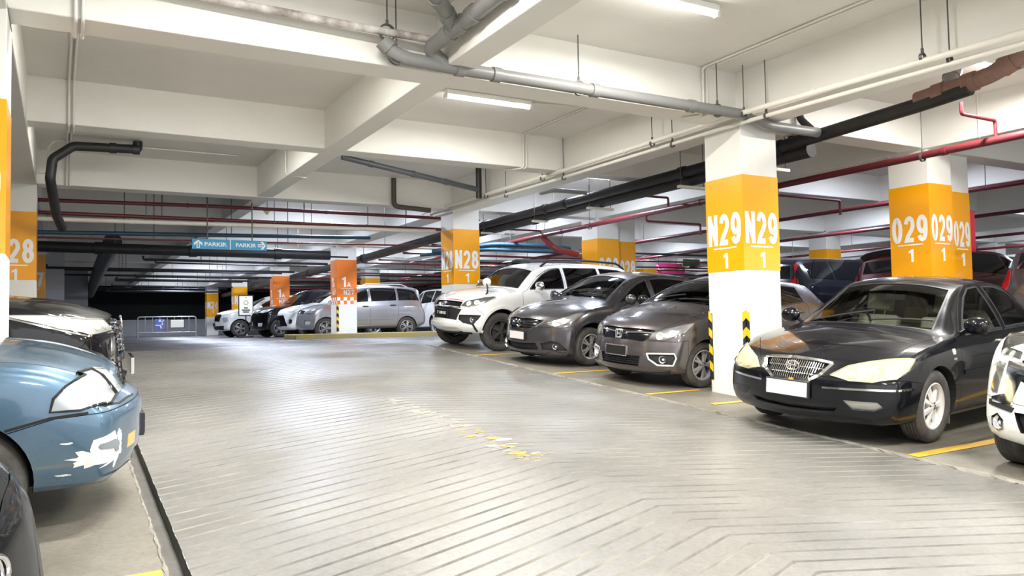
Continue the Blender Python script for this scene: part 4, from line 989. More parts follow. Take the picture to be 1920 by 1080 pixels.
def blue_sedan():
    paint = mat('paint_blue', (.062, .125, .195), .32, .5, 1, .06, noise=(2.2, (.13, .22, .30), .5), rnoise=(4, .1)); gl = glass('glass_mid', (.42, .47, .43))
    c = Car(L=4.27, W=.8425, top=[(0, .79), (.05, .845), (.15, .885), (.4, .94), (.8, .99), (1.15, 1.02), (1.24, 1.035), (1.6, 1.2), (1.95, 1.325), (2.2, 1.375), (2.6, 1.385), (3.0, 1.36), (3.2, 1.31), (3.6, 1.1), (3.8, 1.02), (4.15, .99), (4.27, .86)],
        belt=[(0, .75), (.1, .80), (.3, .86), (.8, .92), (1.2, .945), (2.5, .955), (3.6, .96), (4.1, .95), (4.27, .84)], wid=[(0, .955), (.35, .985), (.8, 1), (3.4, 1), (3.9, .97), (4.27, .92)],
        wtop=[(0, .70), (.4, .725), (1.2, .71), (1.95, .555), (2.6, .55), (3.2, .53), (3.8, .62), (4.27, .62)], bot=[(0, .235), (.3, .22), (3.8, .2), (4.27, .3)], crown=[(0, .025), (.5, .045), (1.2, .06), (1.95, .05), (3.2, .05), (4, .04)],
        prof=[(.2, .07), (.28, .035), (.36, .01), (.44, 0), (.6, .0), (.66, .03), (.71, .09), (.8, .12), (.9, .2)], bulge=.25, NB=.72,
        side=[(.1, .975), (.24, .992), (.4, 1.0), (.55, 1.0), (.66, .997), (.76, .99), (.86, .98), (.94, .965), (1, .935)])
    W, P = auto(c, 1.25, 1.96, 1.5, 2.25, 3.15, (3.33, .33), gl, rp=.2)
    W.append(('rear_window', False, [('t', 3.27, -.48), ('t', 3.27, .48), ('t', 3.72, .54), ('t', 3.72, -.54)], gl))
    LW = mat('lamp_white', (.85, .87, .86), .2, 0, 1); FROST = glass('lens_frosted', (.9, .92, .92), .12)
    HL = [('f', .52, .70), ('f', .68, .675), ('s', .36, .67), ('s', .50, .672), ('s', .485, .74), ('s', .43, .80), ('s', .34, .835), ('f', .70, .85), ('f', .54, .85)]
    sp = dict(axles=(.92, 3.385), wheel=(.29, .185, .18, dict(n=6, w0=.02, w1=.03, mat=SILVER)), arch=.06, archz=.31, tuck=.05, ramp=True, cabin=(1.34, 3.7, .45), windows=W, frames=BLKPL,
        recess=[dict(name='headlight', sym=True, pts=HL, surf=True, mat=LW, lens=FROST, rim=(.014, DARK)), 
            dict(name='corner_lamp', sym=True, pts=[('f', .38, .71), ('f', .505, .70), ('f', .525, .85), ('f', .40, .83)], surf=True, mat=LW, lens=FROST),
            dict(name='grille', sym=False, pts=[('f', -.33, .79), ('f', .33, .79), ('f', .30, .71), ('f', -.30, .71)], deep=.035, floor=.025, mat=BLKPL, rim=(.015, CHROME)),
            dict(name='lower_intake', sym=False, pts=[('f', -.4, .36), ('f', .4, .36), ('f', .38, .29), ('f', -.38, .29)], deep=.05, floor=.04, mat=DARK)],
        panels=[('hood', 'z', [(.10, -.5), (.24, -.64), (.5, -.705), (1.22, -.735), (1.18, 0), (1.22, .735), (.5, .705), (.24, .64), (.10, .5), (.06, 0)], (.78, 2)),
            ('front_bumper', 'y', [(-.5, 0), (-.5, .655), (.30, .645), (.48, .635), (.75, .56), (.70, 0)], (-2, 2))]+P+[('trunk_lid', 'z', [(3.8, -.56), (3.8, .56), (4.4, .56), (4.4, -.56)], (.75, 2))],
        plates=[('turn_signal', [('f', .44, .47), ('f', .56, .47), ('f', .57, .40), ('f', .45, .40)], True, mat('lamp_amber', (.8, .42, .08), .2, 0, 1), .005, .01),
            ('tail_light', [('r', .42, .7), ('r', .62, .7), ('s', 4.1, .72), ('s', 4.1, .88), ('r', .44, .88)], True, mat('tail_red', (.45, .01, .01), .15, 0, 1), .004, .01)],
        strips=[('bumper_gap', [('f', .30, .666), ('f', .60, .662), ('s', .33, .652), ('s', .50, .64), ('s', .70, .59)], .016, True, DARK, .003, .006)],
        mirror=(1.58, .97, .95), seats=(mat('seat_dark', (.05, .05, .055), .8), (DARK, 1.3, .95, 1.8), 2.1, .66, 1))
    root, part, M = finish_car(c, 'sedan', paint, (-.47, 5.70, .0786*5.70), math.pi, sp); xa = .92
    # bare filler where the paint has been scraped from the bumper corner
    rnd = random.Random(5); fil = mat('bare_filler', (.82, .82, .80), .6, noise=(14, (.35, .36, .37), .5)); prm = mat('primer_grey', (.2, .22, .24), .6)
    def blob(cx, cz, rx, rz, m, off, nm, n=26, jag=.35, sd=1):
        pts = []
        for k in range(n):
            t = 2*math.pi*k/n; q = 1+rnd.uniform(-jag, jag); pts.append(('q', cx+math.cos(t)*rx*q, cz+math.sin(t)*rz*q))
        # q: coordinate measured round the corner, from the side face (x) to the front (y)
        out = []
        for _, a, z in pts: out.append(('s', a, z) if a > .26 else ('f', .60+(.26-(.26-a)*1.0-.0)*.55, z))
        part(nm, c.patch(out, sd, off, .004, .03), m)
    for sd in (1,):
        blob(.20, .43, .10, .085, fil, .004, 'scrape'); blob(.30, .40, .11, .045, fil, .0045, 'scrape'); blob(.16, .47, .05, .05, fil, .005, 'scrape'); blob(.22, .45, .05, .04, prm, .0075, 'scrape', 18, .25)
        blob(.42, .50, .03, .005, fil, .004, 'scrape', 12, .3); blob(.44, .33, .035, .004, fil, .004, 'scrape', 12, .3)
    for z in (.73, .75, .77): part('grille_bar', c.strip([('f', -.3, z), ('f', .3, z)], .008, 1, -.008, .015), BLKPL)
    plate(root, c, xa, .46, mat('plate_black', (.012, .012, .012), .35), BLKPL, (.38, .12), .002)
    return tag(root, 'faded blue sedan with frosted headlight and scraped bumper at the left edge', 'car')
OPAQ = mat('glass_opaque', (.008, .009, .011), .04)
RED = mat('tail_red', (.45, .01, .01), .15, 0, 1)
def gen(L, W, H, hf, cowl, head, belt0, belt1, gc=.28, back=.3, **k):
    """upright two-box profile from a few measures"""
    hc = hf+.17; d = dict(L=L, W=W, top=[(0, hf-.1), (.05, hf-.03), (.15, hf+.02), (.4, hf+.08), (cowl-.1, hc), (cowl, hc+.02), ((cowl+head)/2, (hc+H)/2-.01), (head, H-.10), (head+.22, H-.03), (head+.6, H), (L-1.0, H-.01), (L-back-.1, H-.05), (L-back+.08, H-.13), (L-.12, belt1+.0), (L-.04, .95), (L, .82)],
        belt=[(0, hf-.17), (.1, hf-.08), (.3, hf-.02), (cowl-.2, belt0-.02), (cowl+.2, belt0), (L*.6, (belt0+belt1)/2+.01), (L-.4, belt1), (L, .78)], wid=[(0, .94), (.35, .98), (.75, 1), (L-.7, 1), (L-.2, .97), (L, .93)],
        wtop=[(0, W*.76), (.4, W*.83), (cowl, W*.84), (head, W*.68), (L*.6, W*.68), (L-.4, W*.65), (L, W*.64)], bot=[(0, gc), (.3, gc-.02), (L-.4, gc), (L, gc+.12)], crown=[(0, .04), (.5, .06), (cowl, .07), (head, .055), (L-.3, .05)],
        prof=[(.2, .1), (.3, .03), (.42, 0), (.6, .02), (hf-.15, .05), (hf-.03, .1), (hf+.05, .2)], bulge=.32, NB=.75, step=.1)
    d.update(k); return Car(**d)
def tails(c, z0, z1, x=.2):
    return ('tail_light', [('r', c.W*.74, z0), ('s', c.L-x, z0+.02), ('s', c.L-x-.05, z1), ('r', c.W*.72, z1)], True, RED, .004, .01)
def rearwin(c, z0, z1): return ('rear_window', False, [('r', -c.W*.6, z0), ('r', c.W*.6, z0), ('r', c.W*.56, z1), ('r', -c.W*.56, z1)], OPAQ)
def white_mpv_near():
    paint = mat('paint_white', (.84, .84, .80)); c = gen(4.475, .875, 1.69, 1.0, 1.2, 1.9, 1.08, 1.14, .26, bulge=.42, step=.075)
    W, P = auto(c, 1.22, 1.9, 1.5, 2.35, 3.3, (3.6, .37), OPAQ, quarter=4.1); W.append(rearwin(c, 1.16, 1.5))
    SM = mat('lamp_smoked', (.25, .25, .25), .2, .6)
    sp = dict(axles=(.82, 3.6), wheel=(.325, .205, .21, dict(n=5, w0=.02, w1=.02, split=.2, vee=.7, mat=GUNM)), arch=.05, ramp=True, windows=W, frames=BLKPL,
        recess=[dict(name='day_light', sym=True, pts=[('f', .50, .93), ('f', .66, .945), ('s', .36, 1.0), ('s', .52, 1.045), ('s', .62, 1.03), ('s', .4, .955), ('f', .68, .90), ('f', .5, .885)], surf=True, mat=SM, lens=LENS, bulbs=[(('f', .66, .92), .03), (('f', .58, .91), .03)]),
            dict(name='headlight', sym=True, pts=[('f', .62, .845), ('f', .74, .85), ('s', .34, .85), ('s', .35, .62), ('f', .74, .60), ('f', .69, .60)], deep=.05, floor=.03, mat=REFL, lens=LENS, bulbs=[(('f', .71, .79), .048), (('f', .71, .665), .045, mat('lamp_amber', (.8, .42, .08), .2, 0, 1))]),
            dict(name='grille', sym=False, pts=[('f', -.48, .88), ('f', .48, .88), ('f', .46, .74), ('f', .3, .6), ('f', -.3, .6), ('f', -.46, .74)], deep=.04, floor=.03, mat=GLOSSBLK),
            dict(name='lower_intake', sym=False, pts=[('f', -.5, .5), ('f', .5, .5), ('f', .44, .36), ('f', -.44, .36)], deep=.05, floor=.04, mat=DARK),
            dict(name='fog_light', sym=True, pts=[('f', .60, .42), ('f', .66, .455), ('f', .72, .42), ('f', .72, .36), ('f', .66, .33), ('f', .60, .36)], deep=.03, floor=.02, mat=BLKPL, rim=(.02, CHROME), bulbs=[(('f', .66, .39), .05)])],
        panels=[('hood', 'z', [(.10, -.45), (.3, -.6), (.6, -.7), (1.18, -.72), (1.14, 0), (1.18, .72), (.6, .7), (.3, .6), (.1, .45), (.07, 0)], (.92, 2)), ('front_bumper', 'y', [(-.4, 0), (-.4, .56), (.30, .56), (.44, .58), (.44, 0)], (-2, 2))]+P,
        plates=[('corner_blade', [('f', .38, .86), ('f', .58, .86), ('f', .585, .62), ('f', .72, .575), ('f', .72, .535), ('f', .52, .545)], True, CHROME, .02, .03), ('corner_intake', [('f', .5, .53), ('f', .76, .55), ('f', .76, .51), ('f', .52, .495)], True, BLKPL, .012, .02), tails(c, .8, 1.15)],
        mirror=(1.6, 1.1, 1))
    root, part, M = finish_car(c, 'people_carrier', paint, (5.93+.82, 2.80, .0786*2.80), R(2), sp)
    plate(root, c, .82, .55, WHITEP, BLKPL, (.38, .12), .02)
    return tag(root, 'white people carrier with tall stacked corner lamps cut off by the right edge', 'car')
def black_suv_left():
    paint = mat('paint_black2', (.004, .004, .005), .3, 0, .8, .03, spec=.1); c = gen(4.75, .915, 1.80, 1.0, 1.3, 1.95, 1.12, 1.18, .3, bulge=.34, step=.075)
    W, P = auto(c, 1.32, 1.95, 1.65, 2.5, 3.5, (3.68, .43), OPAQ, quarter=4.3); W.append(rearwin(c, 1.2, 1.55))
    sp = dict(axles=(.93, 3.68), wheel=(.38, .265, .225, dict(n=6, w0=.022, w1=.024, mat=SILVER)), arch=.05, ramp=True, windows=W, frames=CHROME,
        recess=[dict(name='headlight', sym=True, pts=[('f', .50, .86), ('f', .70, .85), ('s', .34, .845), ('s', .56, .905), ('s', .98, 1.02), ('s', .5, .985), ('f', .74, .965), ('f', .52, .95)], surf=True, mat=REFL, lens=LENS, bulbs=[(('f', .60, .905), .045), (('f', .72, .91), .045)]),
            dict(name='grille', sym=False, pts=[('f', -.5, .94), ('f', .5, .94), ('f', .46, .76), ('f', .42, .62), ('f', -.42, .62), ('f', -.46, .76)], deep=.04, floor=.03, mat=GLOSSBLK),
            dict(name='lower_intake', sym=False, pts=[('f', -.56, .56), ('f', .56, .56), ('f', .5, .4), ('f', -.5, .4)], deep=.05, floor=.04, mat=DARK)],
        panels=[('hood', 'z', [(.10, -.48), (.3, -.62), (.7, -.74), (1.28, -.765), (1.24, 0), (1.28, .765), (.7, .74), (.3, .62), (.1, .48), (.07, 0)], (.95, 2)), ('front_bumper', 'y', [(-.4, 0), (-.4, .83), (.35, .83), (.5, .6), (.5, 0)], (-2, 2))]+P,
        strips=[('chrome_blade', [('f', .52, .80), ('f', .56, .62), ('f', .66, .50)], .035, True, CHROME, .012, .02), ('lamp_trim', [('f', .52, .845), ('f', .70, .835), ('s', .36, .835), ('s', .56, .893), ('s', .96, 1.005)], .016, True, CHROME, .014, .018)],
        plates=[tails(c, .9, 1.2)], mirror=(1.72, 1.15, 1.05, CHROME))
    root, part, M = finish_car(c, 'off_roader', paint, (.55-.93, 8.45, .0786*8.45), math.pi, sp); xa = .93
    for z in (.66, .71, .76, .81, .86, .91):
        for sd in (-1, 1): part('grille_bar', c.strip([('f', .02, z+.012), ('f', .22, z), ('f', .42, z+.01)], .02, sd, -.002, .02), CHROME)
    for y, z in [(y, z) for y in (.5, .58, .66) for z in (.45, .5, .55, .6)]:
        part('intake_stud', c.patch([('f', y-.02, z-.015), ('f', y+.02, z-.015), ('f', y+.02, z+.015), ('f', y-.02, z+.015)], 1, .02, .02, .05), CHROME)
    p = c.hit(('f', 0, .9)); mb = MB(); Mb = face_frame(p+Vector((-.02-xa, 0, 0)), (-1, 0, .1))
    mb.tube([Mb @ Vector((math.cos(t)*.08, math.sin(t)*.055, 0)) for t in [2*math.pi*k/20 for k in range(21)]], .01, 8); mb.build('badge', CHROME, root, 60)
    plate(root, c, xa, .5, mat('plate_black', (.012, .012, .012), .35), CHROME, (.42, .13), .05)
    return tag(root, 'black off-roader with chrome-edged headlight parked behind the faded blue sedan', 'car')
def black_near():
    paint = mat('paint_black3', (.003, .0035, .004), .35, 0, .35, .03, spec=.08); c = gen(3.9, .83, 1.6, .95, 1.05, 1.75, 1.05, 1.1, .2, bulge=.4, step=.075)
    W, P = auto(c, 1.07, 1.75, 1.3, 2.05, 3.0, (3.2, .35), OPAQ); W.append(rearwin(c, 1.04, 1.32))
    sp = dict(axles=(.80, 3.2), wheel=(.295, .185, .19, dict(n=5, w0=.02, w1=.03, mat=SILVER)), arch=.05, ramp=True, windows=W,
        recess=[dict(name='headlight', sym=True, pts=[('f', .48, .76), ('f', .64, .76), ('s', .45, .80), ('s', .62, .90), ('f', .64, .86), ('f', .5, .83)], surf=True, mat=REFL, lens=LENS),
            dict(name='grille', sym=False, pts=[('f', -.4, .55), ('f', .4, .55), ('f', .34, .47), ('f', -.34, .47)], deep=.04, floor=.03, mat=GLOSSBLK)],
        panels=[('hood', 'z', [(.12, -.42), (.3, -.55), (.6, -.66), (1.03, -.68), (1.0, 0), (1.03, .68), (.6, .66), (.3, .55), (.12, .42), (.1, 0)], (.84, 2)), ('front_bumper', 'y', [(-.4, 0), (-.4, .60), (.30, .60), (.42, .5), (.42, 0)], (-2, 2))]+P, plates=[tails(c, .8, 1.0)], mirror=(1.4, .97, .95))
    root, part, M = finish_car(c, 'hatchback', paint, (-.02-.80, 2.62, .0786*2.62), math.pi, sp); xa = .80
    p = c.hit(('f', .36, .74)); nb = c.norm_at(p)[1]; mb = MB(); Mb = face_frame(p+nb*.008+Vector((-xa, 0, 0)), nb)
    mb.tube([Mb @ Vector((math.cos(t)*.05, math.sin(t)*.04, 0)) for t in [2*math.pi*k/24 for k in range(25)]], .008, 8)
    mb.tube([Mb @ Vector((math.cos(t)*.022, math.sin(t)*.036, 0)) for t in [2*math.pi*k/24 for k in range(25)]], .006, 8); mb.build('badge', CHROME, root, 60)
    return tag(root, 'glossy black car nose with an oval chrome badge in the bottom left corner', 'car')
def silver_mpv():
    paint = mat('paint_silver', (.36, .365, .38), .35, .6, 1, .05, rnoise=(3, .06)); c = gen(4.14, .83, 1.66, .93, 1.1, 1.75, 1.04, 1.12, .27, bulge=.36, back=.28)
    W, P = auto(c, 1.12, 1.75, 1.42, 2.12, 3.05, (3.36, .35), OPAQ, quarter=3.82, rp=.22); W.append(rearwin(c, 1.14, 1.48))
    sp = dict(axles=(.70, 3.36), wheel=(.30, .185, .195, dict(n=5, w0=.022, w1=.03, mat=CHROME)), arch=.05, windows=W, frames=None,
        recess=[dict(name='headlight', sym=True, pts=[('f', .44, .77), ('f', .62, .75), ('s', .32, .78), ('s', .52, .90), ('s', .4, .915), ('f', .62, .88)], surf=True, mat=REFL, lens=LENS, bulbs=[(('f', .6, .82), .05)]),
            dict(name='grille', sym=False, pts=[('f', -.4, .84), ('f', .4, .84), ('f', .36, .74), ('f', -.36, .74)], deep=.03, floor=.02, mat=GLOSSBLK), dict(name='fog_light', sym=True, pts=[('f', .46, .55), ('f', .68, .55), ('f', .66, .42), ('f', .46, .42)], deep=.03, floor=.02, mat=REFL)],
        panels=P, strips=[('pillar_trim', [('s', 2.11, 1.08), ('s', 2.10, 1.5)], .06, True, CHROME, .006, .01), ('side_skirt', [('s', 1.1, .33), ('s', 2.95, .33)], .07, True, paint, .02, .03), ('door_moulding', [('s', 1.1, .55), ('s', 2.9, .56)], .05, True, paint, .012, .02)],
        plates=[tails(c, .72, 1.18, .12)], mirror=(1.5, 1.06, 1, CHROME))
    root, part, M = finish_car(c, 'people_carrier', paint, SILVER_AT, R(0), sp)
    for sd in (-1, 1):
        mb = MB(); mb.tube(arc_pts([(1.9-.7, sd*.5, 1.6), (2.05-.7, sd*.5, 1.69), (3.3-.7, sd*.5, 1.68), (3.5-.7, sd*.5, 1.6)], .08), .016, 8); mb.build('roof_rail', SILVER, root, 50)
    handles(root, c, .70, [(1.98, .97), (2.9, 1.0)], BLKPL)
    return tag(root, 'silver people carrier seen side-on behind column 1A N27', 'car')
def far_car(name, label, paint, loc, rz, dims, kind, extra=None, front=True, glassm=None):
    L, W, H, hf, cowl, head, b0, b1 = dims; c = gen(L, W, H, hf, cowl, head, b0, b1, .27, bulge=.34, step=.12)
    g = glassm or OPAQ; r = .31 if H < 1.6 else .335
    Wn, P = auto(c, cowl+.02, head, cowl+.35, L*.52, L*.75, (L-.85, .38), g, low=True, quarter=L-.45 if kind != 'hatch' else None); Wn.append(rearwin(c, b1+.05, H-.2))
    rec = [dict(name='headlight', sym=True, pts=[('f', .46, hf-.12), ('f', .64, hf-.14), ('s', .34, hf-.11), ('s', .58, hf+.0), ('f', .62, hf-.04)], surf=True, mat=REFL, lens=LENS)]
    if kind == 'wedge':   # big dark trapezoid mouth
        rec += [dict(name='grille', sym=False, pts=[('f', -.34, hf-.22), ('f', .34, hf-.22), ('f', .56, .40), ('f', -.56, .40)], surf=True, mat=GLOSSBLK), dict(name='fog_light', sym=True, pts=[('f', .6, .62), ('f', .72, .60), ('f', .72, .48), ('f', .62, .46)], surf=True, mat=BLKPL)]
    elif kind == 'shield':
        rec += [dict(name='grille', sym=False, pts=[('f', -.5, hf-.1), ('f', .5, hf-.1), ('f', .42, hf-.36), ('f', -.42, hf-.36)], surf=True, mat=GLOSSBLK), dict(name='lower_lamp', sym=True, pts=[('f', .56, hf-.2), ('s', .34, hf-.2), ('s', .36, hf-.38), ('f', .66, hf-.4)], surf=True, mat=REFL),
            dict(name='lower_intake', sym=False, pts=[('f', -.7, .46), ('f', .7, .46), ('f', .66, .30), ('f', -.66, .30)], surf=True, mat=BLKPL)]
    else:
        rec += [dict(name='grille', sym=False, pts=[('f', -.46, hf-.1), ('f', .46, hf-.1), ('f', .42, hf-.26), ('f', -.42, hf-.26)], surf=True, mat=CHROME), dict(name='fog_light', sym=True, pts=[('f', .5, .52), ('f', .7, .52), ('f', .68, .4), ('f', .5, .4)], surf=True, mat=REFL)]
    sp = dict(axles=(.80, L-.85), wheel=(r, .2, r*.64, dict(n=5, w0=.025, w1=.02, split=.18, mat=GUNM)), wkey='far%.2f' % r, arch=.05, windows=Wn, recess=rec, low=True, plates=[tails(c, b1-.28, b1+.04)]+(extra(c) if extra else []), mirror=(cowl+.38, b0+.01, 1))
    root, part, M = finish_car(c, name, paint, loc, rz, sp)
    if front: plate(root, c, .8, .5, BLKPL, CHROME, (.36, .12), .02)
    return tag(root, label, 'car')
# ------------------------------------------------------------------ lamps
LAMPW = mat('lamp_housing', (.8, .8, .78), .4)
def lamp(x, y, label, cool=False, z=SLAB-.03, power=1.0, alongx=True, group=None):
    r = empty('tube_lamp', (x, y, z)); l = .62
    mb = MB(); mb.box((-l, -.05, -.035), (l, .05, .03)); mb.build('housing', LAMPW, r, None, .01)
    for s in (-1, 1): e = MB(); e.box((s*l-.02, -.03, -.085), (s*l+.02, .03, -.03)); e.build('lamp_holder', LAMPW, r, None, .005)
    col = (.74, .82, 1) if cool else (1, .98, .94)
    t = MB(); t.cyl((-l+.02, 0, -.062), (l-.02, 0, -.062), .017, 12); t.build('tube', mat('tube_cool' if cool else 'tube_warm', (.9, .9, .9), .4, emit=(col, 22)), r, 60)
    ld = bpy.data.lights.new('tube_light', 'AREA'); ld.shape = 'RECTANGLE'; ld.size = 1.2; ld.size_y = .09; ld.energy = TUBE_POWER*power; ld.color = col
    lo = bpy.data.objects.new('tube_light', ld); lo.location = (0, 0, -.085); put(lo, r)
    ld.spread = R(180)
    if not alongx: r.rotation_euler = (0, 0, R(90))
    return tag(r, label, 'lamp', group)
lamp(4.81, 8.93, 'lit tube lamp on the slab between the first two cross beams')
lamp(4.75, 5.4, 'tube lamp at the top edge in front of the first cross beam', power=1.3)
lamp(9.0, 12.75, 'lit tube lamp above the white off-roader beside the black pipe', True)
lamp(1.4, 7.62, 'added fill lamp hidden behind the left part of the first beam', power=.75)  # unseen, added to brighten the face of the second beam
lamp(1.4, 11.45, 'added fill lamp hidden behind the left part of the second beam', power=.85)  # another unseen lamp, put in to light the third beam from the left
lamp(4.8, 11.45, 'added fill lamp hidden behind the right part of the second beam', power=.75)  # invented and hidden too, lifts the right half of the third beam
for x, y, c, p in ((1.4, 4.9, 0, 1.2), (1.5, 1.6, 0, 1.3), (4.75, 1.4, 0, 1.5), (9.2, 1.4, 0, 1.3), (1.5, -3, 0, 1.3), (4.75, -3, 0, 1.3), (9.2, 5.1, 0, 1.2), (9.2, -3, 0, 1)): lamp(x, y, 'tube lamp on the slab outside the picture', bool(c), power=p*1.5, group='lamps outside the picture')
for x, y in ((5.2, 17.0), (5.2, 20.8), (5.2, 24.9), (5.2, 28.8), (5.2, 33), (5.2, 37), (5.2, 41), (5.2, 45), (9.2, 20.8), (9.2, 28.8), (9.2, 37), (9.2, 16.9), (9.2, 24.9)): lamp(x, y, 'cool tube lamp above the far aisle', True, power=1.15, group='far aisle lamps')
for x, y in ((13.2, 8.9), (13.2, 16.9), (13.2, 24.9), (13.2, 33), (17, 12.8), (17, 20.8), (21, 9), (21, 16.9), (21, 24.9), (21, 33), (25, 12.8), (25, 20.8), (25, 28.8), (30, 12.8), (30, 20.8), (30, 28.8), (36, 17)): lamp(x, y, 'cool tube lamp above the back rows', True, power=1.0, group='back row lamps')

# ------------------------------------------------------------------ pipes
PVC = mat('pvc_grey', (.20, .20, .195), .4, noise=(3, (.27, .26, .25), .4)); PWH = mat('pipe_white', (.80, .77, .68), .4); PBK = mat('pipe_black', (.012, .012, .013), .5, noise=(4, (.04, .038, .035), .4))
PRED = mat('pipe_red', (.125, .014, .020), .4, noise=(5, (.10, .018, .02), .4)); PBL = mat('pipe_blue', (.018, .065, .105), .5); RUST = mat('pipe_rust', (.18, .085, .06), .6, noise=(9, (.3, .2, .16), .6)); ROD = mat('hanger_rod', (.12, .115, .11), .5, .5)
DUCT = mat('pipe_brown', (.075, .06, .05), .5)
def pipe(name, pts, r, m, label, bend=.08, sleeves=(), smooth=40, n=12, par=None, hang=()):
    mb = MB(); mb.tube(arc_pts(pts, bend) if len(pts) > 2 else pts, r, n); o = mb.build(name, m, par, smooth)
    for t in sleeves:     # collar at a fraction of the whole length
        P = [Vector(p) for p in pts]; L = [(b-a).length for a, b in zip(P, P[1:])]; d = t*sum(L); i = 0
        while i < len(L)-1 and d > L[i]: d -= L[i]; i += 1
        q = P[i]+(P[i+1]-P[i])*(d/L[i]); dv = (P[i+1]-P[i]).normalized(); c = MB(); c.cyl(q-dv*r*.7, q+dv*r*.7, r*1.18, n); c.build('collar', m, o, 40)
    for t in hang:
        P = [Vector(p) for p in pts]; L = [(b-a).length for a, b in zip(P, P[1:])]; d = t*sum(L); i = 0
        while i < len(L)-1 and d > L[i]: d -= L[i]; i += 1
        q = P[i]+(P[i+1]-P[i])*(d/L[i]); k = MB(); k.cyl(q, (q.x, q.y, SLAB+.02), .008, 6); k.build('hanger', ROD, o)
    if par is not None: o['label'] = label; return o
    return tag(o, label, 'pipe')
NTH = ('first', 'second', 'third', 'fourth', 'fifth', 'sixth', 'seventh', 'eighth', 'ninth', 'tenth')
def rods(parent_pts, label, top=SLAB, r=.006, clampr=.03):
    """one threaded rod with a clamp ring"""
    for i_, (x, y, z) in enumerate(parent_pts):
        mb = MB(); mb.cyl((x, y, z+clampr), (x, y, top+.01), r, 6); o = mb.build('hanger_rod', ROD)
        k = MB(); k.lathe([(clampr*1.0, -.014), (clampr*1.22, -.014), (clampr*1.22, .014), (clampr, .014)], 16, 'y', Matrix.Translation((x, y, z)), closed=True); k.build('clamp', ROD, o, 40)
        n_ = MB(); n_.cyl((x, y, z+clampr), (x, y, z+clampr+.05), .014, 8); n_.build('nut', ROD, o)
        tag(o, label % NTH[i_], 'hanger', 'pipe hangers')
# pair of white pipes along the aisle face of the N beam
zw = lambda y: 3.80+.007*(y-3.5)
pipe('pipe', [(6.90, -2, zw(-2)), (6.90, 3.5, 3.80), (6.90, 6.7, 3.885), (6.90, 10.6, 3.88), (6.90, 16, 3.93)], .032, PWH, 'thicker white pipe running along beside the beam over column N29', .3, (.25, .42, .6))
pipe('pipe', [(6.99, -2, zw(-2)-.07), (6.99, 3.5, 3.74), (6.99, 6.7, 3.80), (6.99, 10.6, 3.80), (6.99, 15.6, 3.83)], .024, PWH, 'thinner white pipe below the thicker one over column N29', .3, (.3, .5))
rods([(6.90, y, 3.86) for y in (4.35, 6.55, 8.2, 11.0, 13.0)], '%s rod from the near end holding the thicker white pipe', SLAB, .006, .034)
rods([(6.99, y, 3.79) for y in (4.15, 6.3, 7.9, 10.5, 12.4)], '%s rod from the near end holding the thinner white pipe', SLAB, .006, .03)
# grey drain pipe across the face of the first beam, with its branches
GD = pipe('drain_pipe', [(2.70, 6.62, 3.905), (3.2, 6.62, 3.885), (4.44, 6.62, 3.885), (7.05, 6.62, 3.88), (7.35, 6.62, 3.79), (8.25, 6.62, 3.80)], .062, PVC, 'long grey drain pipe across the face of the first beam', .12, (.1, .17, .38, .62))
pipe('elbow', [(2.72, 6.62, 3.905), (2.60, 6.62, 3.93), (2.50, 6.62, 4.02)], .066, PVC, 'short upturned grey elbow closing the left end of the drain pipe', .05, (.9,), par=GD)
pipe('branch_pipe', [(3.10, 6.62, 3.90), (2.93, 6.60, 4.02), (2.99, 6.2, 4.07), (3.01, 5.2, 4.10), (3.01, 2.98, 4.12)], .07, PVC, 'grey branch pipe running forward under the slab along the middle beam', .14, (.14, .2, .26, .4), par=GD)
pipe('branch_pipe', [(2.97, 6.15, 4.08), (2.78, 5.95, 4.16), (2.3, 5.45, 4.20), (2.1, 5.2, 4.40)], .066, PVC, 'grey branch pipe leaving the forked joint to the upper left', .1, (.12, .3), par=GD)
pipe('branch_pipe', [(2.96, 6.62, 4.12), (2.2, 6.66, 4.135), (1.2, 6.67, 4.16), (.6, 6.68, 4.18)], .036, mat('pipe_peeling', (.12, .08, .065), .6, noise=(7, (.75, .72, .68), 1.0, 4)), 'brown pipe with peeling white paint on the first beam', .05, par=GD)
rods([(2.62, 6.62, 3.91), (4.62, 6.62, 3.885), (6.55, 6.62, 3.88), (2.55, 6.66, 4.13)], '%s thin rod from the left holding the grey drain pipe', SLAB, .007, .066)
# big black pipe beyond the N columns
BD = pipe('drain_pipe', [(8.35, 16.5, 3.72), (8.35, 7.3, 3.765), (8.35, 5.3, 3.84), (8.35, 4.75, 3.88)], .085, PBK, 'big black drain pipe running behind column N29', .2, (.06, .28, .34, .62, .78))
pipe('lower_pipe', [(8.47, 16.8, 3.60), (8.47, 6.9, 3.66)], .10, PBK, 'second black pipe slung under the big black drain', .1, (.3,), par=BD)
pipe('rusty_bend', [(8.35, 5.35, 3.90), (8.36, 4.55, 3.95), (8.36, 4.2, 4.08), (8.4, 4.1, 4.2)], .09, RUST, 'rusty brown bend at the near end of the black drain', .12, (.2, .45, .75), par=BD)
pipe('elbow', [(8.36, 4.45, 3.99), (8.5, 4.2, 4.06), (8.9, 3.9, 4.02), (9.4, 3.6, 4.0)], .075, PVC, 'grey elbow at the right edge joining the rusty bend', .1, (.2, .4), par=BD)
pipe('down_pipe', [(8.36, 5.0, 3.93), (8.52, 5.05, 4.1), (8.75, 5.1, 4.42)], .08, PVC, 'blue-grey pipe dropping from the slab into the rusty bend', .08, (.45,), par=BD)
pipe('down_pipe', [(8.42, 7.15, 3.82), (8.42, 7.15, 4.43)], .06, PBK, 'black upright pipe rising to the slab right of column N29', .05, par=BD)
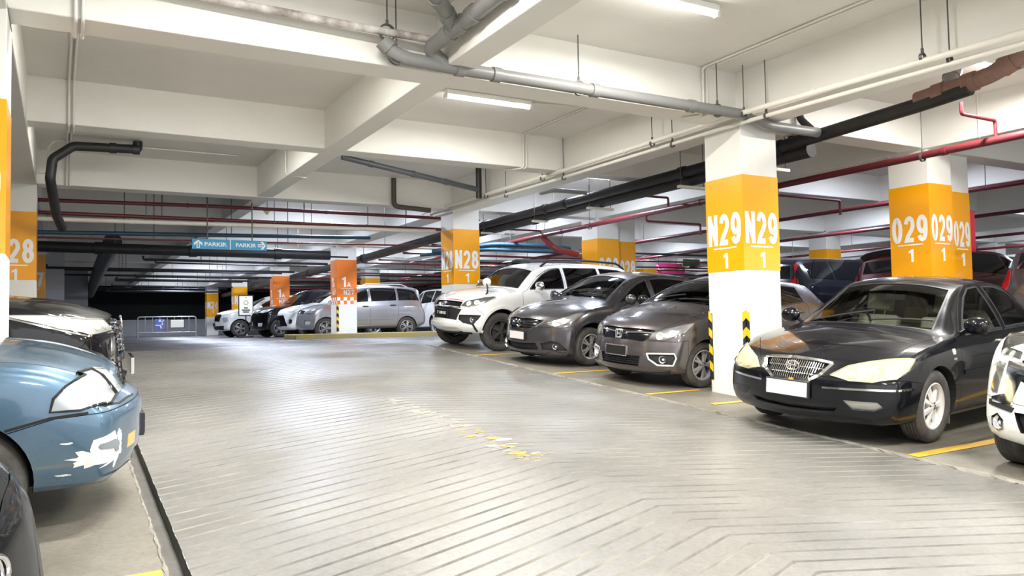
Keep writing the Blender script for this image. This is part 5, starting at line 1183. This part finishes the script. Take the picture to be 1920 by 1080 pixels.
pipe('down_pipe', [(8.2, 6.62, 3.80), (8.1, 6.75, 3.98), (8.05, 6.8, 4.42)], .045, PBK, 'thin black pipe slanting up from the rusty joint', .05, par=BD)
pipe('branch_pipe', [(8.22, 11.6, 3.80), (7.7, 11.9, 3.86), (7.68, 12.3, 3.87)], .04, PVC, 'small grey pipe bending into the black drain', .08, par=BD)
mb = MB(); mb.lathe([(.0, -.03), (.085, -.03), (.085, .03), (0, .03)], 18, 'y', Matrix.Translation((8.36, 4.3, 4.12)) @ Matrix.Rotation(R(40), 4, 'X')); mb.build('end_cap', mat('cap_red', (.75, .06, .06), .4), BD, 40)['label'] = 'bright red cap'
for i, y in enumerate((7.5, 9.1, 11.5, 13.4, 15.6)):
    mb = MB(); mb.box((8.15, y-.03, 3.49), (8.72, y+.03, 3.53)); o = mb.build('bracket', PWH); k = MB()
    for x in (8.2, 8.66): k.cyl((x, y, 3.53), (x, y, SLAB+.01), .006, 6)
    k.build('rod', ROD, o); tag(o, ('nearest', 'second nearest', 'third', 'fourth', 'farthest')[i]+' pale bracket bar slung under the black pipes', 'bracket', 'pipe brackets')
# red sprinkler mains and branches
SM = pipe('sprinkler_pipe', [(9.9, 1.5, 3.62), (9.9, 24, 3.50)], .05, PRED, 'long red sprinkler main running behind the columns', .1, (.2, .4, .6))
def branch(y, x1, z1, label, x0=9.9, up=.18, m=PRED):
    pipe('branch_pipe', [(x0, y, 3.56), (x0, y, 3.56-up), (x1, y, 3.56-up), (x1, y, z1)], .022, m, label, .04, (), 40, 8, SM)
branch(5.35, 9.2, 3.98, 'red sprinkler branch rising above the black sedan', up=-.28)
branch(8.75, 11.4, 3.2, 'red sprinkler branch stepping down between columns N29 and 029', up=.12)
branch(11.35, 9.05, 3.98, 'red sprinkler branch above the dark grey hatchback', up=-.22)
branch(12.0, 11.3, 3.2, 'red sprinkler branch stepping down right of column 028', up=.14)
branch(15.9, 8.6, 3.85, 'red sprinkler branch beside column N28', up=-.1)
pipe('elbow', [(9.95, 15.9, 3.52), (10.1, 15.62, 3.2), (10.75, 15.62, 3.1)], .075, mat('pipe_red_bright', (.25, .03, .03), .4), 'fat bright red elbow on the sprinkler main', .25, par=SM)
rods([(9.9, y, 3.6-.0053*(y-1.5)) for y in (6.3, 9.6, 13.9)], '%s thin rod from the near end holding the red sprinkler main', SLAB, .006, .052)
pipe('water_pipe', [(8.1, 18.2, 3.32), (9.4, 17.3, 3.46), (10.6, 17.0, 3.42), (11.4, 16.9, 3.38)], .06, PBL, 'thick blue pipe right of column N28', .2, hang=(.25, .55, .8))
pipe('water_pipe', [(7.9, 18.5, 3.25), (9.4, 17.5, 3.35), (11.4, 17.2, 3.30)], .045, PBL, 'thinner blue pipe right of column N28', .2, hang=(.25, .55, .8))
# pipes crossing the aisle beyond the third beam
pipe('sprinkler_pipe', [(-.6, 16, 3.785), (2.5, 16, 3.84), (8.3, 16, 3.85)], .035, PRED, 'upper red pipe crossing the far aisle', .1, (.3, .6), hang=(.25, .55, .8))
pipe('sprinkler_pipe', [(-.6, 16.05, 3.575), (8.3, 16.05, 3.605)], .035, PRED, 'lower red pipe crossing the far aisle', .1, (.35, .7), hang=(.25, .55, .8))
pipe('pipe', [(-.6, 16.0, 3.455), (7.2, 16.0, 3.55)], .042, PWH, 'white pipe crossing the far aisle under the red ones', .1, (.22, .5), hang=(.25, .55, .8))
pipe('water_pipe', [(-.6, 16.6, 3.28), (5.9, 16.6, 3.42)], .04, PBL, 'blue pipe crossing the far aisle', .1, hang=(.25, .55, .8))
pipe('pipe', [(-.6, 16.7, 3.20), (8, 16.7, 3.30)], .018, PRED, 'thin dark pipe below the blue one over the far aisle', .1, hang=(.25, .55, .8))
# black pipes, upper left
pipe('drain_pipe', [(1.02, 13.5, 4.42), (1.02, 13.5, 4.30), (.14, 13.5, 4.27), (-.13, 13.5, 4.05), (-.16, 13.5, 3.75), (-.08, 14.2, 3.3), (0, 14.6, 3.15)], .07, PBK, 'black drain pipe dropping beside the left column 28', .05, (.05, .16))
SD = pipe('drain_pipe', [(4.1, 12.9, 4.34), (6.68, 12.9, 3.96)], .05, mat('pipe_slate', (.07, .075, .085), .4), 'dark sloping drain pipe between the second and third beams', .05, (.2, .5, .75))
pipe('down_pipe', [(6.70, 12.9, 4.42), (6.70, 12.9, 3.80)], .055, PBK, 'short dark upright pipe at the end of the sloping drain', .05, par=SD)
pipe('drain_pipe', [(5.72, 14.68, 4.40), (5.72, 14.68, 3.84), (6.5, 14.68, 3.80)], .05, DUCT, 'dark elbow pipe on the third beam near column N28', .1)
# conduits
def conduit(pts, label, r=.011, m=WHITE): return pipe('conduit', pts, r, m, label, .06, (), 50, 8)
CON = mat('conduit_white', (.74, .72, .66), .45)
for i, dx in enumerate((0, .05)): conduit([(.08+dx, 6.79, SLAB), (.08+dx, 6.79, 3.86), (.08+dx, 7.25, 3.86), (.08+dx, 7.25, SLAB-.02), (.06+dx, 10.5, SLAB-.02), (.06+dx, 10.5, 3.89), (.06+dx, 10.92, 3.89), (.06+dx, 10.92, SLAB-.02), (.06+dx, 14.75, SLAB-.02), (.06+dx, 14.75, 3.86)], ('left' if i == 0 else 'right')+'-hand conduit of the pair over the left side of the ceiling', .014, CON)
for i, dx in enumerate((0, .06)): conduit([(6.50+dx, 2.95, SLAB-.015), (6.50+dx, 6.79, SLAB-.015), (6.50+dx, 6.79, 3.86), (6.35+dx, 7.0, 3.86)], ('outer' if i == 0 else 'inner')+' conduit bending down the first beam near column N29', .014, CON)
for i, dx in enumerate((0, .05)): conduit([(6.25+dx, 7.3, SLAB-.015), (6.25+dx, 10.5, SLAB-.015), (6.25+dx, 10.5, 3.89), (6.05+dx, 10.75, 3.89)], ('left' if i == 0 else 'right')+' conduit running down the second beam', .012, CON)
conduit([(2.6, 13.9, SLAB-.02), (-.1, 13.9, SLAB-.02), (-.2, 13.9, 4.3), (-.2, 13.9, 3.9), (-.7, 13.9, 3.88)], 'thin conduit looping round the left end of the ceiling', .011, CON)
conduit([(1.1, 12.6, SLAB-.02), (3.09, 12.6, SLAB-.02), (3.09, 12.6, 3.91), (3.42, 12.6, 3.88)], 'thin conduit bending down the middle beam', .011, CON)
conduit([(10.70, 6.0, SLAB), (10.70, 6.0, 3.85)], 'white conduit on the beam beside column 029', .012, CON)
conduit([(5.42, 8.95, SLAB-.02), (6.2, 8.8, SLAB-.02), (6.25, 7.4, SLAB-.02)], 'thin conduit feeding the lit tube lamp', .010, CON)
# crowded dark pipework under the far ceiling
ORD = ('first', 'second', 'third', 'fourth', 'fifth', 'sixth', 'seventh', 'eighth', 'ninth', 'tenth', 'eleventh', 'twelfth', 'thirteenth', 'fourteenth')
rnd = random.Random(21)
pipe('drain_pipe', [(-.6, 19.8, 3.33), (5.95, 19.8, 3.30)], .12, PBK, 'thick black pipe crossing under the far ceiling', .1, (.2, .5, .8), hang=(.25, .55, .8))
pipe('drain_pipe', [(7.95, 47, 3.35), (8.0, 24, 3.52), (8.15, 17.2, 3.66)], .12, PBK, 'thick black pipe following the far columns', .3, (.2, .4, .6, .8), hang=(.25, .55, .8))
pipe('drain_pipe', [(1.0, 20.0, 3.5), (1.05, 30, 3.42), (1.2, 44, 3.3)], .2, PBK, 'thick dark duct running away along the left of the far aisle', .3, hang=(.25, .55, .8))
for i in range(14):
    y = 21.5+i*1.85+rnd.uniform(-.4, .4); z = 3.62-rnd.random()*.3; x0 = rnd.choice((-.4, 1.9, 2.4)); x1 = 6.9
    pipe('sprinkler_pipe', [(x0, y, z+.1), (x0, y, z), (x1, y, z-.02)], .025+.012*(i % 2), PBK, ORD[i]+' dark pipe crossing under the far ceiling, counted from the near end', .04, (), 40, 8, hang=(.3, .7))['group'] = 'far dark pipes'
for i in range(14):
    y = 18.0+i*1.9; z = 3.46-.03*(i % 3)
    pipe('sprinkler_pipe', [(8.0, y, z), (12+(i % 3), y, z-.03), (34, y, z-.03)], .03, PRED if i % 2 else PBK, ORD[i]+' thin pipe crossing above the back rows, counted from the near end', .04, (), 40, 8, hang=(.15, .5))['group'] = 'back row pipes'
for i, x in enumerate((13.5, 17.2, 22, 26)): pipe('sprinkler_pipe', [(x, 3, 3.60), (x, 48, 3.60)], .04, PRED, ORD[i]+' red main running away above the back rows, counted from the left', .1, hang=(.1, .3, .6))['group'] = 'back row mains'
# ------------------------------------------------------------------ signs
BLUE = mat('sign_blue', (.02, .30, .56), .4)
def hang_sign(x0, x1, y, z0, z1, m, label, rods_=True, name='hanging_sign'):
    r = empty(name, ((x0+x1)/2, y, z0)); w = x1-x0; h = z1-z0; mb = MB(); mb.box((-w/2, -.025, 0), (w/2, .025, h)); b = mb.build('panel', m, r, None, .006)
    if rods_:
        for s in (-1, 1): k = MB(); k.cyl((s*w*.3, 0, h), (s*w*.3, 0, SLAB-z0+.01), .012, 8); k.build('rod', ROD, r)
    return tag(r, label, 'sign'), b, Matrix.Translation((0, -.027, h/2)) @ face_frame((0, 0, 0), (0, -1, 0))
r, b, M = hang_sign(2.09, 3.445, 15.6, 2.965, 3.155, BLUE, 'blue hanging sign reading PARKIR twice with two arrows')
def on(me, m, par, M, x, y): me.transform(M @ Matrix.Translation((x, y, .001))); return mobj('lettering', me, m, par)
on(text_fit('PARKIR', .40, .075, .002, .03), LETTER, b, M, -.26, 0); on(text_fit('PARKIR', .38, .075, .002, .03), LETTER, b, M, .29, 0)
def arrow(par, M, x, up):
    a = MB(); s = .075
    P = [(-.028, -s), (.028, -s), (.028, .01), (s, -.03), (s, .02), (0, s), (-s, .02), (-s, -.03), (-.028, .01)]
    if not up: P = [(q[1], -q[0]) for q in P]
    a.prism([(x+p, q) for p, q in P], -.001, .003, 0, M); a.build('arrow', LETTER, par)
    k = MB(); P2 = [(-.01, -s+.012), (.01, -s+.012), (.01, .04), (-.01, .04)]
    if not up: P2 = [(q[1], -q[0]) for q in P2]
    k.prism([(x+p, q) for p, q in P2], .003, .004, 0, M); k.build('arrow_core', BLUE, par)
arrow(b, M, -.57, True); arrow(b, M, .585, False); mb = MB(); mb.box((-.008, -.094, 0), (.008, .094, .003), 0, M); mb.build('divider', LETTER, b)
PINK = mat('sign_pink', (.62, .03, .16), .4)
r, b, M = hang_sign(21.7, 23.5, 26, 3.5, 3.92, PINK, 'pink hanging sign reading DILARANG MASUK')
on(text_fit('DILARANG MASUK', 1.2, .13, .002, .02), LETTER, b, M, .2, 0)
a = MB(); a.lathe([(.1, 0), (.13, 0), (.13, .003), (.1, .003)], 24, 'z', M @ Matrix.Translation((-.68, 0, .001)), closed=True); a.box((-.74, -.02, 0), (-.62, .02, .003), 0, M); a.build('no_entry_symbol', LETTER, b)
r, b, M = hang_sign(21.6, 22.5, 24, 3.62, 3.92, mat('sign_green', (.02, .14, .05), .4), 'small green hanging sign behind the white roof')
mb = MB(); mb.box((12.05, 7.0, 2.44), (12.27, 7.12, 3.08)); tag(mb.build('sign_board', mat('board_red', (.62, .02, .045), .4), None, None, .008), 'plain red board fixed to the right side of column 029', 'sign')
# standing notice in front of the far white car
r = empty('notice_stand', (5.95, 30.4, ZF)); mb = MB(); mb.box((-.25, -.12, 0), (.25, .12, .05)); mb.build('foot', BLKPL, r, None, .01) if 'BLKPL' in globals() else None
mb = MB(); mb.cyl((0, 0, .04), (0, 0, .85), .02, 8); mb.build('post', GUARD_K, r); mb = MB(); mb.box((-.27, -.02, .80), (.27, .02, 1.58)); fr = mb.build('frame', GUARD_K, r, None, .01)
mb = MB(); mb.box((-.235, -.024, .84), (.235, -.018, 1.54)); sh = mb.build('sheet', mat('sheet_cream', (.82, .8, .68), .5), fr)
Mn = face_frame((0, -.025, 0), (0, -1, 0)); mb = MB(); mb.lathe([(.06, 0), (.09, 0), (.09, .003), (.06, .003)], 24, 'z', Mn @ Matrix.Translation((0, 1.30, .001)), closed=True); mb.build('round_emblem', mat('emblem_gold', (.45, .36, .1), .5), sh)
for i, (wd, zz) in enumerate(((.14, 1.10), (.30, 1.02), (.22, .95))): mb = MB(); mb.box((-wd/2, zz-.022, 0), (wd/2, zz+.022, .003), 0, Mn); mb.build('print_line', GUARD_K, sh)
mb = MB(); mb.box((-.02, 1.47, 0), (.02, 1.5, .003), 0, Mn); mb.build('print_line', GUARD_K, sh)
tag(r, 'black-framed notice on a stand in front of the far white car', 'sign')
# crowd barrier before the dark opening
r = empty('barrier', (4.5, 42, ZF)); w = 1.32; GALV = mat('barrier_grey', (.45, .45, .46), .4, .5)
fr = MB(); fr.tube(arc_pts([(-w, 0, 0), (-w, 0, .98), (w, 0, .98), (w, 0, 0)], .12), .03, 8); fr.build('frame', GALV, r, 50)
mb = MB(); mb.cyl((-w, 0, .22), (w, 0, .22), .022, 8); mb.build('lower_rail', GALV, r)
for i in range(1, 8): mb = MB(); mb.cyl((-w+2*w*i/8, 0, .22), (-w+2*w*i/8, 0, .97), .016, 6); mb.build('bar', GALV, r)
for s in (-1, 1): mb = MB(); mb.box((s*w-.03, -.3, 0), (s*w+.03, .3, .04)); mb.build('foot', GALV, r)
mb = MB(); mb.box((-.55, -.05, .40), (-.13, -.035, .88)); bp = mb.build('blue_panel', mat('panel_blue', (.12, .16, .55), .4), r)
Mn = face_frame((-.34, -.052, .64), (0, -1, 0)); a = MB()
for P in ([(-.05, .2), (.05, .2), (.06, .1), (-.04, .1)], [(.08, .13), (.2, .2), (.2, .16), (.1, .08)], [(-.2, -.04), (-.02, -.06), (-.02, -.1), (-.2, -.08)], [(-.02, -.05), (.05, -.05), (.1, -.23), (.04, -.23)], [(.09, .06), (.15, .06), (.13, -.07), (.08, -.07)]): a.prism(P, -.001, .003, 0, Mn)
a.build('white_figure', LETTER, bp)
mb = MB(); mb.box((.12, -.05, .42), (.78, -.035, .86)); np_ = mb.build('notice_panel', GUARD_K, r); mb = MB(); mb.box((.15, -.056, .45), (.75, -.05, .83)); mb.build('notice_sheet', mat('sheet_cream', (.82, .8, .68), .5), np_)
tag(r, 'grey metal crowd barrier with blue parking panel before the dark opening', 'barrier')
# small cone-shaped detectors under the ceiling
for x, y, z, lab in ((3.75, 16.9, 3.86, 'small yellowish cone hanging below the third beam'),):
    r = empty('ceiling_detector', (x, y, z)); mb = MB(); mb.lathe([(0, 0), (.02, 0), (.11, .11), (.0, .11)], 16, 'z'); mb.build('cone', mat('cone_cream', (.75, .7, .4), .5), r, 40); mb = MB(); mb.cyl((0, 0, .1), (0, 0, SLAB-z+.01), .008, 6); mb.build('stem', ROD, r); tag(r, lab, 'detector')
# ------------------------------------------------------------------ the parked cars
SILVER_AT = (6.37+.70, 24.75, ZF)
for f in (black_sedan, grey_hatch_small, grey_hatch_large, white_suv, blue_sedan, white_mpv_near, black_suv_left, black_near, silver_mpv): f()
PW = mat('paint_white', (.84, .84, .80)); PK = mat('paint_black2', (.014, .014, .015))
far_car('compact_car', 'white compact car with large dark mouth left of the silver people carrier', PW, (6.35+.8, 27.2, ZF), R(4), (4.03, .85, 1.62, .98, 1.15, 1.8, 1.06, 1.12), 'wedge')
far_car('people_carrier', 'black people carrier with bright grille left of the white compact car', PK, (5.95+.8, 29.55, ZF), R(4), (4.6, .9, 1.76, 1.02, 1.2, 1.85, 1.1, 1.16), 'bars')
far_car('people_carrier', 'white people carrier farthest down the row beside the standing notice', PW, (5.2+.8, 32.7, ZF), R(2), (4.475, .875, 1.66, .98, 1.2, 1.9, 1.06, 1.14), 'shield')
def rear_lamps(c): return [('reverse_panel', [('r', -.3, .78), ('r', .3, .78), ('r', .3, .93), ('r', -.3, .93)], False, CHROME, .006, .01)]
far_car('people_carrier', 'white people carrier seen from behind beyond the silver one', PW, (12.35, 28.6, ZF), R(-90), (4.4, .86, 1.68, .98, 1.2, 1.85, 1.06, 1.12), 'bars', rear_lamps, False)
far_car('off_roader', 'black off-roader with tall red tail lamp seen over the grey hatchback', mat('paint_blue_black', (.012, .016, .026), .2, .2, 1, .03), (11.6+4.53-.8, 10.75, 1.0), math.pi, (4.53, .91, 1.65, 1.0, 1.25, 1.95, 1.08, 1.16), 'bars', lambda c: [('tail_light', [('r', .70, .98), ('s', c.L-.10, .98), ('s', c.L-.22, 1.2), ('s', c.L-.36, 1.46), ('r', .58, 1.47), ('r', .66, 1.2)], True, RED, .012, .02)])
far_car('off_roader', 'dark maroon off-roader with black rear spoiler behind the black sedan', mat('paint_maroon', (.09, .008, .012), .25, .3, 1, .03), (12.0+4.6-.8, 8.4, 1.0), math.pi, (4.6, .92, 1.62, 1.0, 1.25, 1.95, 1.08, 1.16), 'bars', lambda c: [('spoiler', [('r', -.62, 1.46), ('r', .62, 1.46), ('r', .6, 1.56), ('r', -.6, 1.56)], False, BLKPL, .09, .1)])
far_car('hatchback', 'dark car partly hidden behind the right-hand column 029', mat('paint_grey_blue', (.095, .09, .098)), (12.3+4.2-.8, 6.0, 1.0), math.pi, (4.2, .88, 1.58, .92, 1.2, 1.9, 1.0, 1.1), 'hatch')
far_car('people_carrier', 'white vehicle roof seen between the grey hatchback and column N29', PW, (15.2, 17.2, 1.0), R(0), (4.5, .88, 1.78, 1.02, 1.2, 1.85, 1.1, 1.16), 'bars')
far_car('hatchback', 'grey car roof behind the white off-roader', mat('paint_silver', (.5, .5, .52)), (12.6, 21.5, 1.0), R(0), (4.1, .85, 1.55, .92, 1.2, 1.9, 1.0, 1.1), 'hatch')
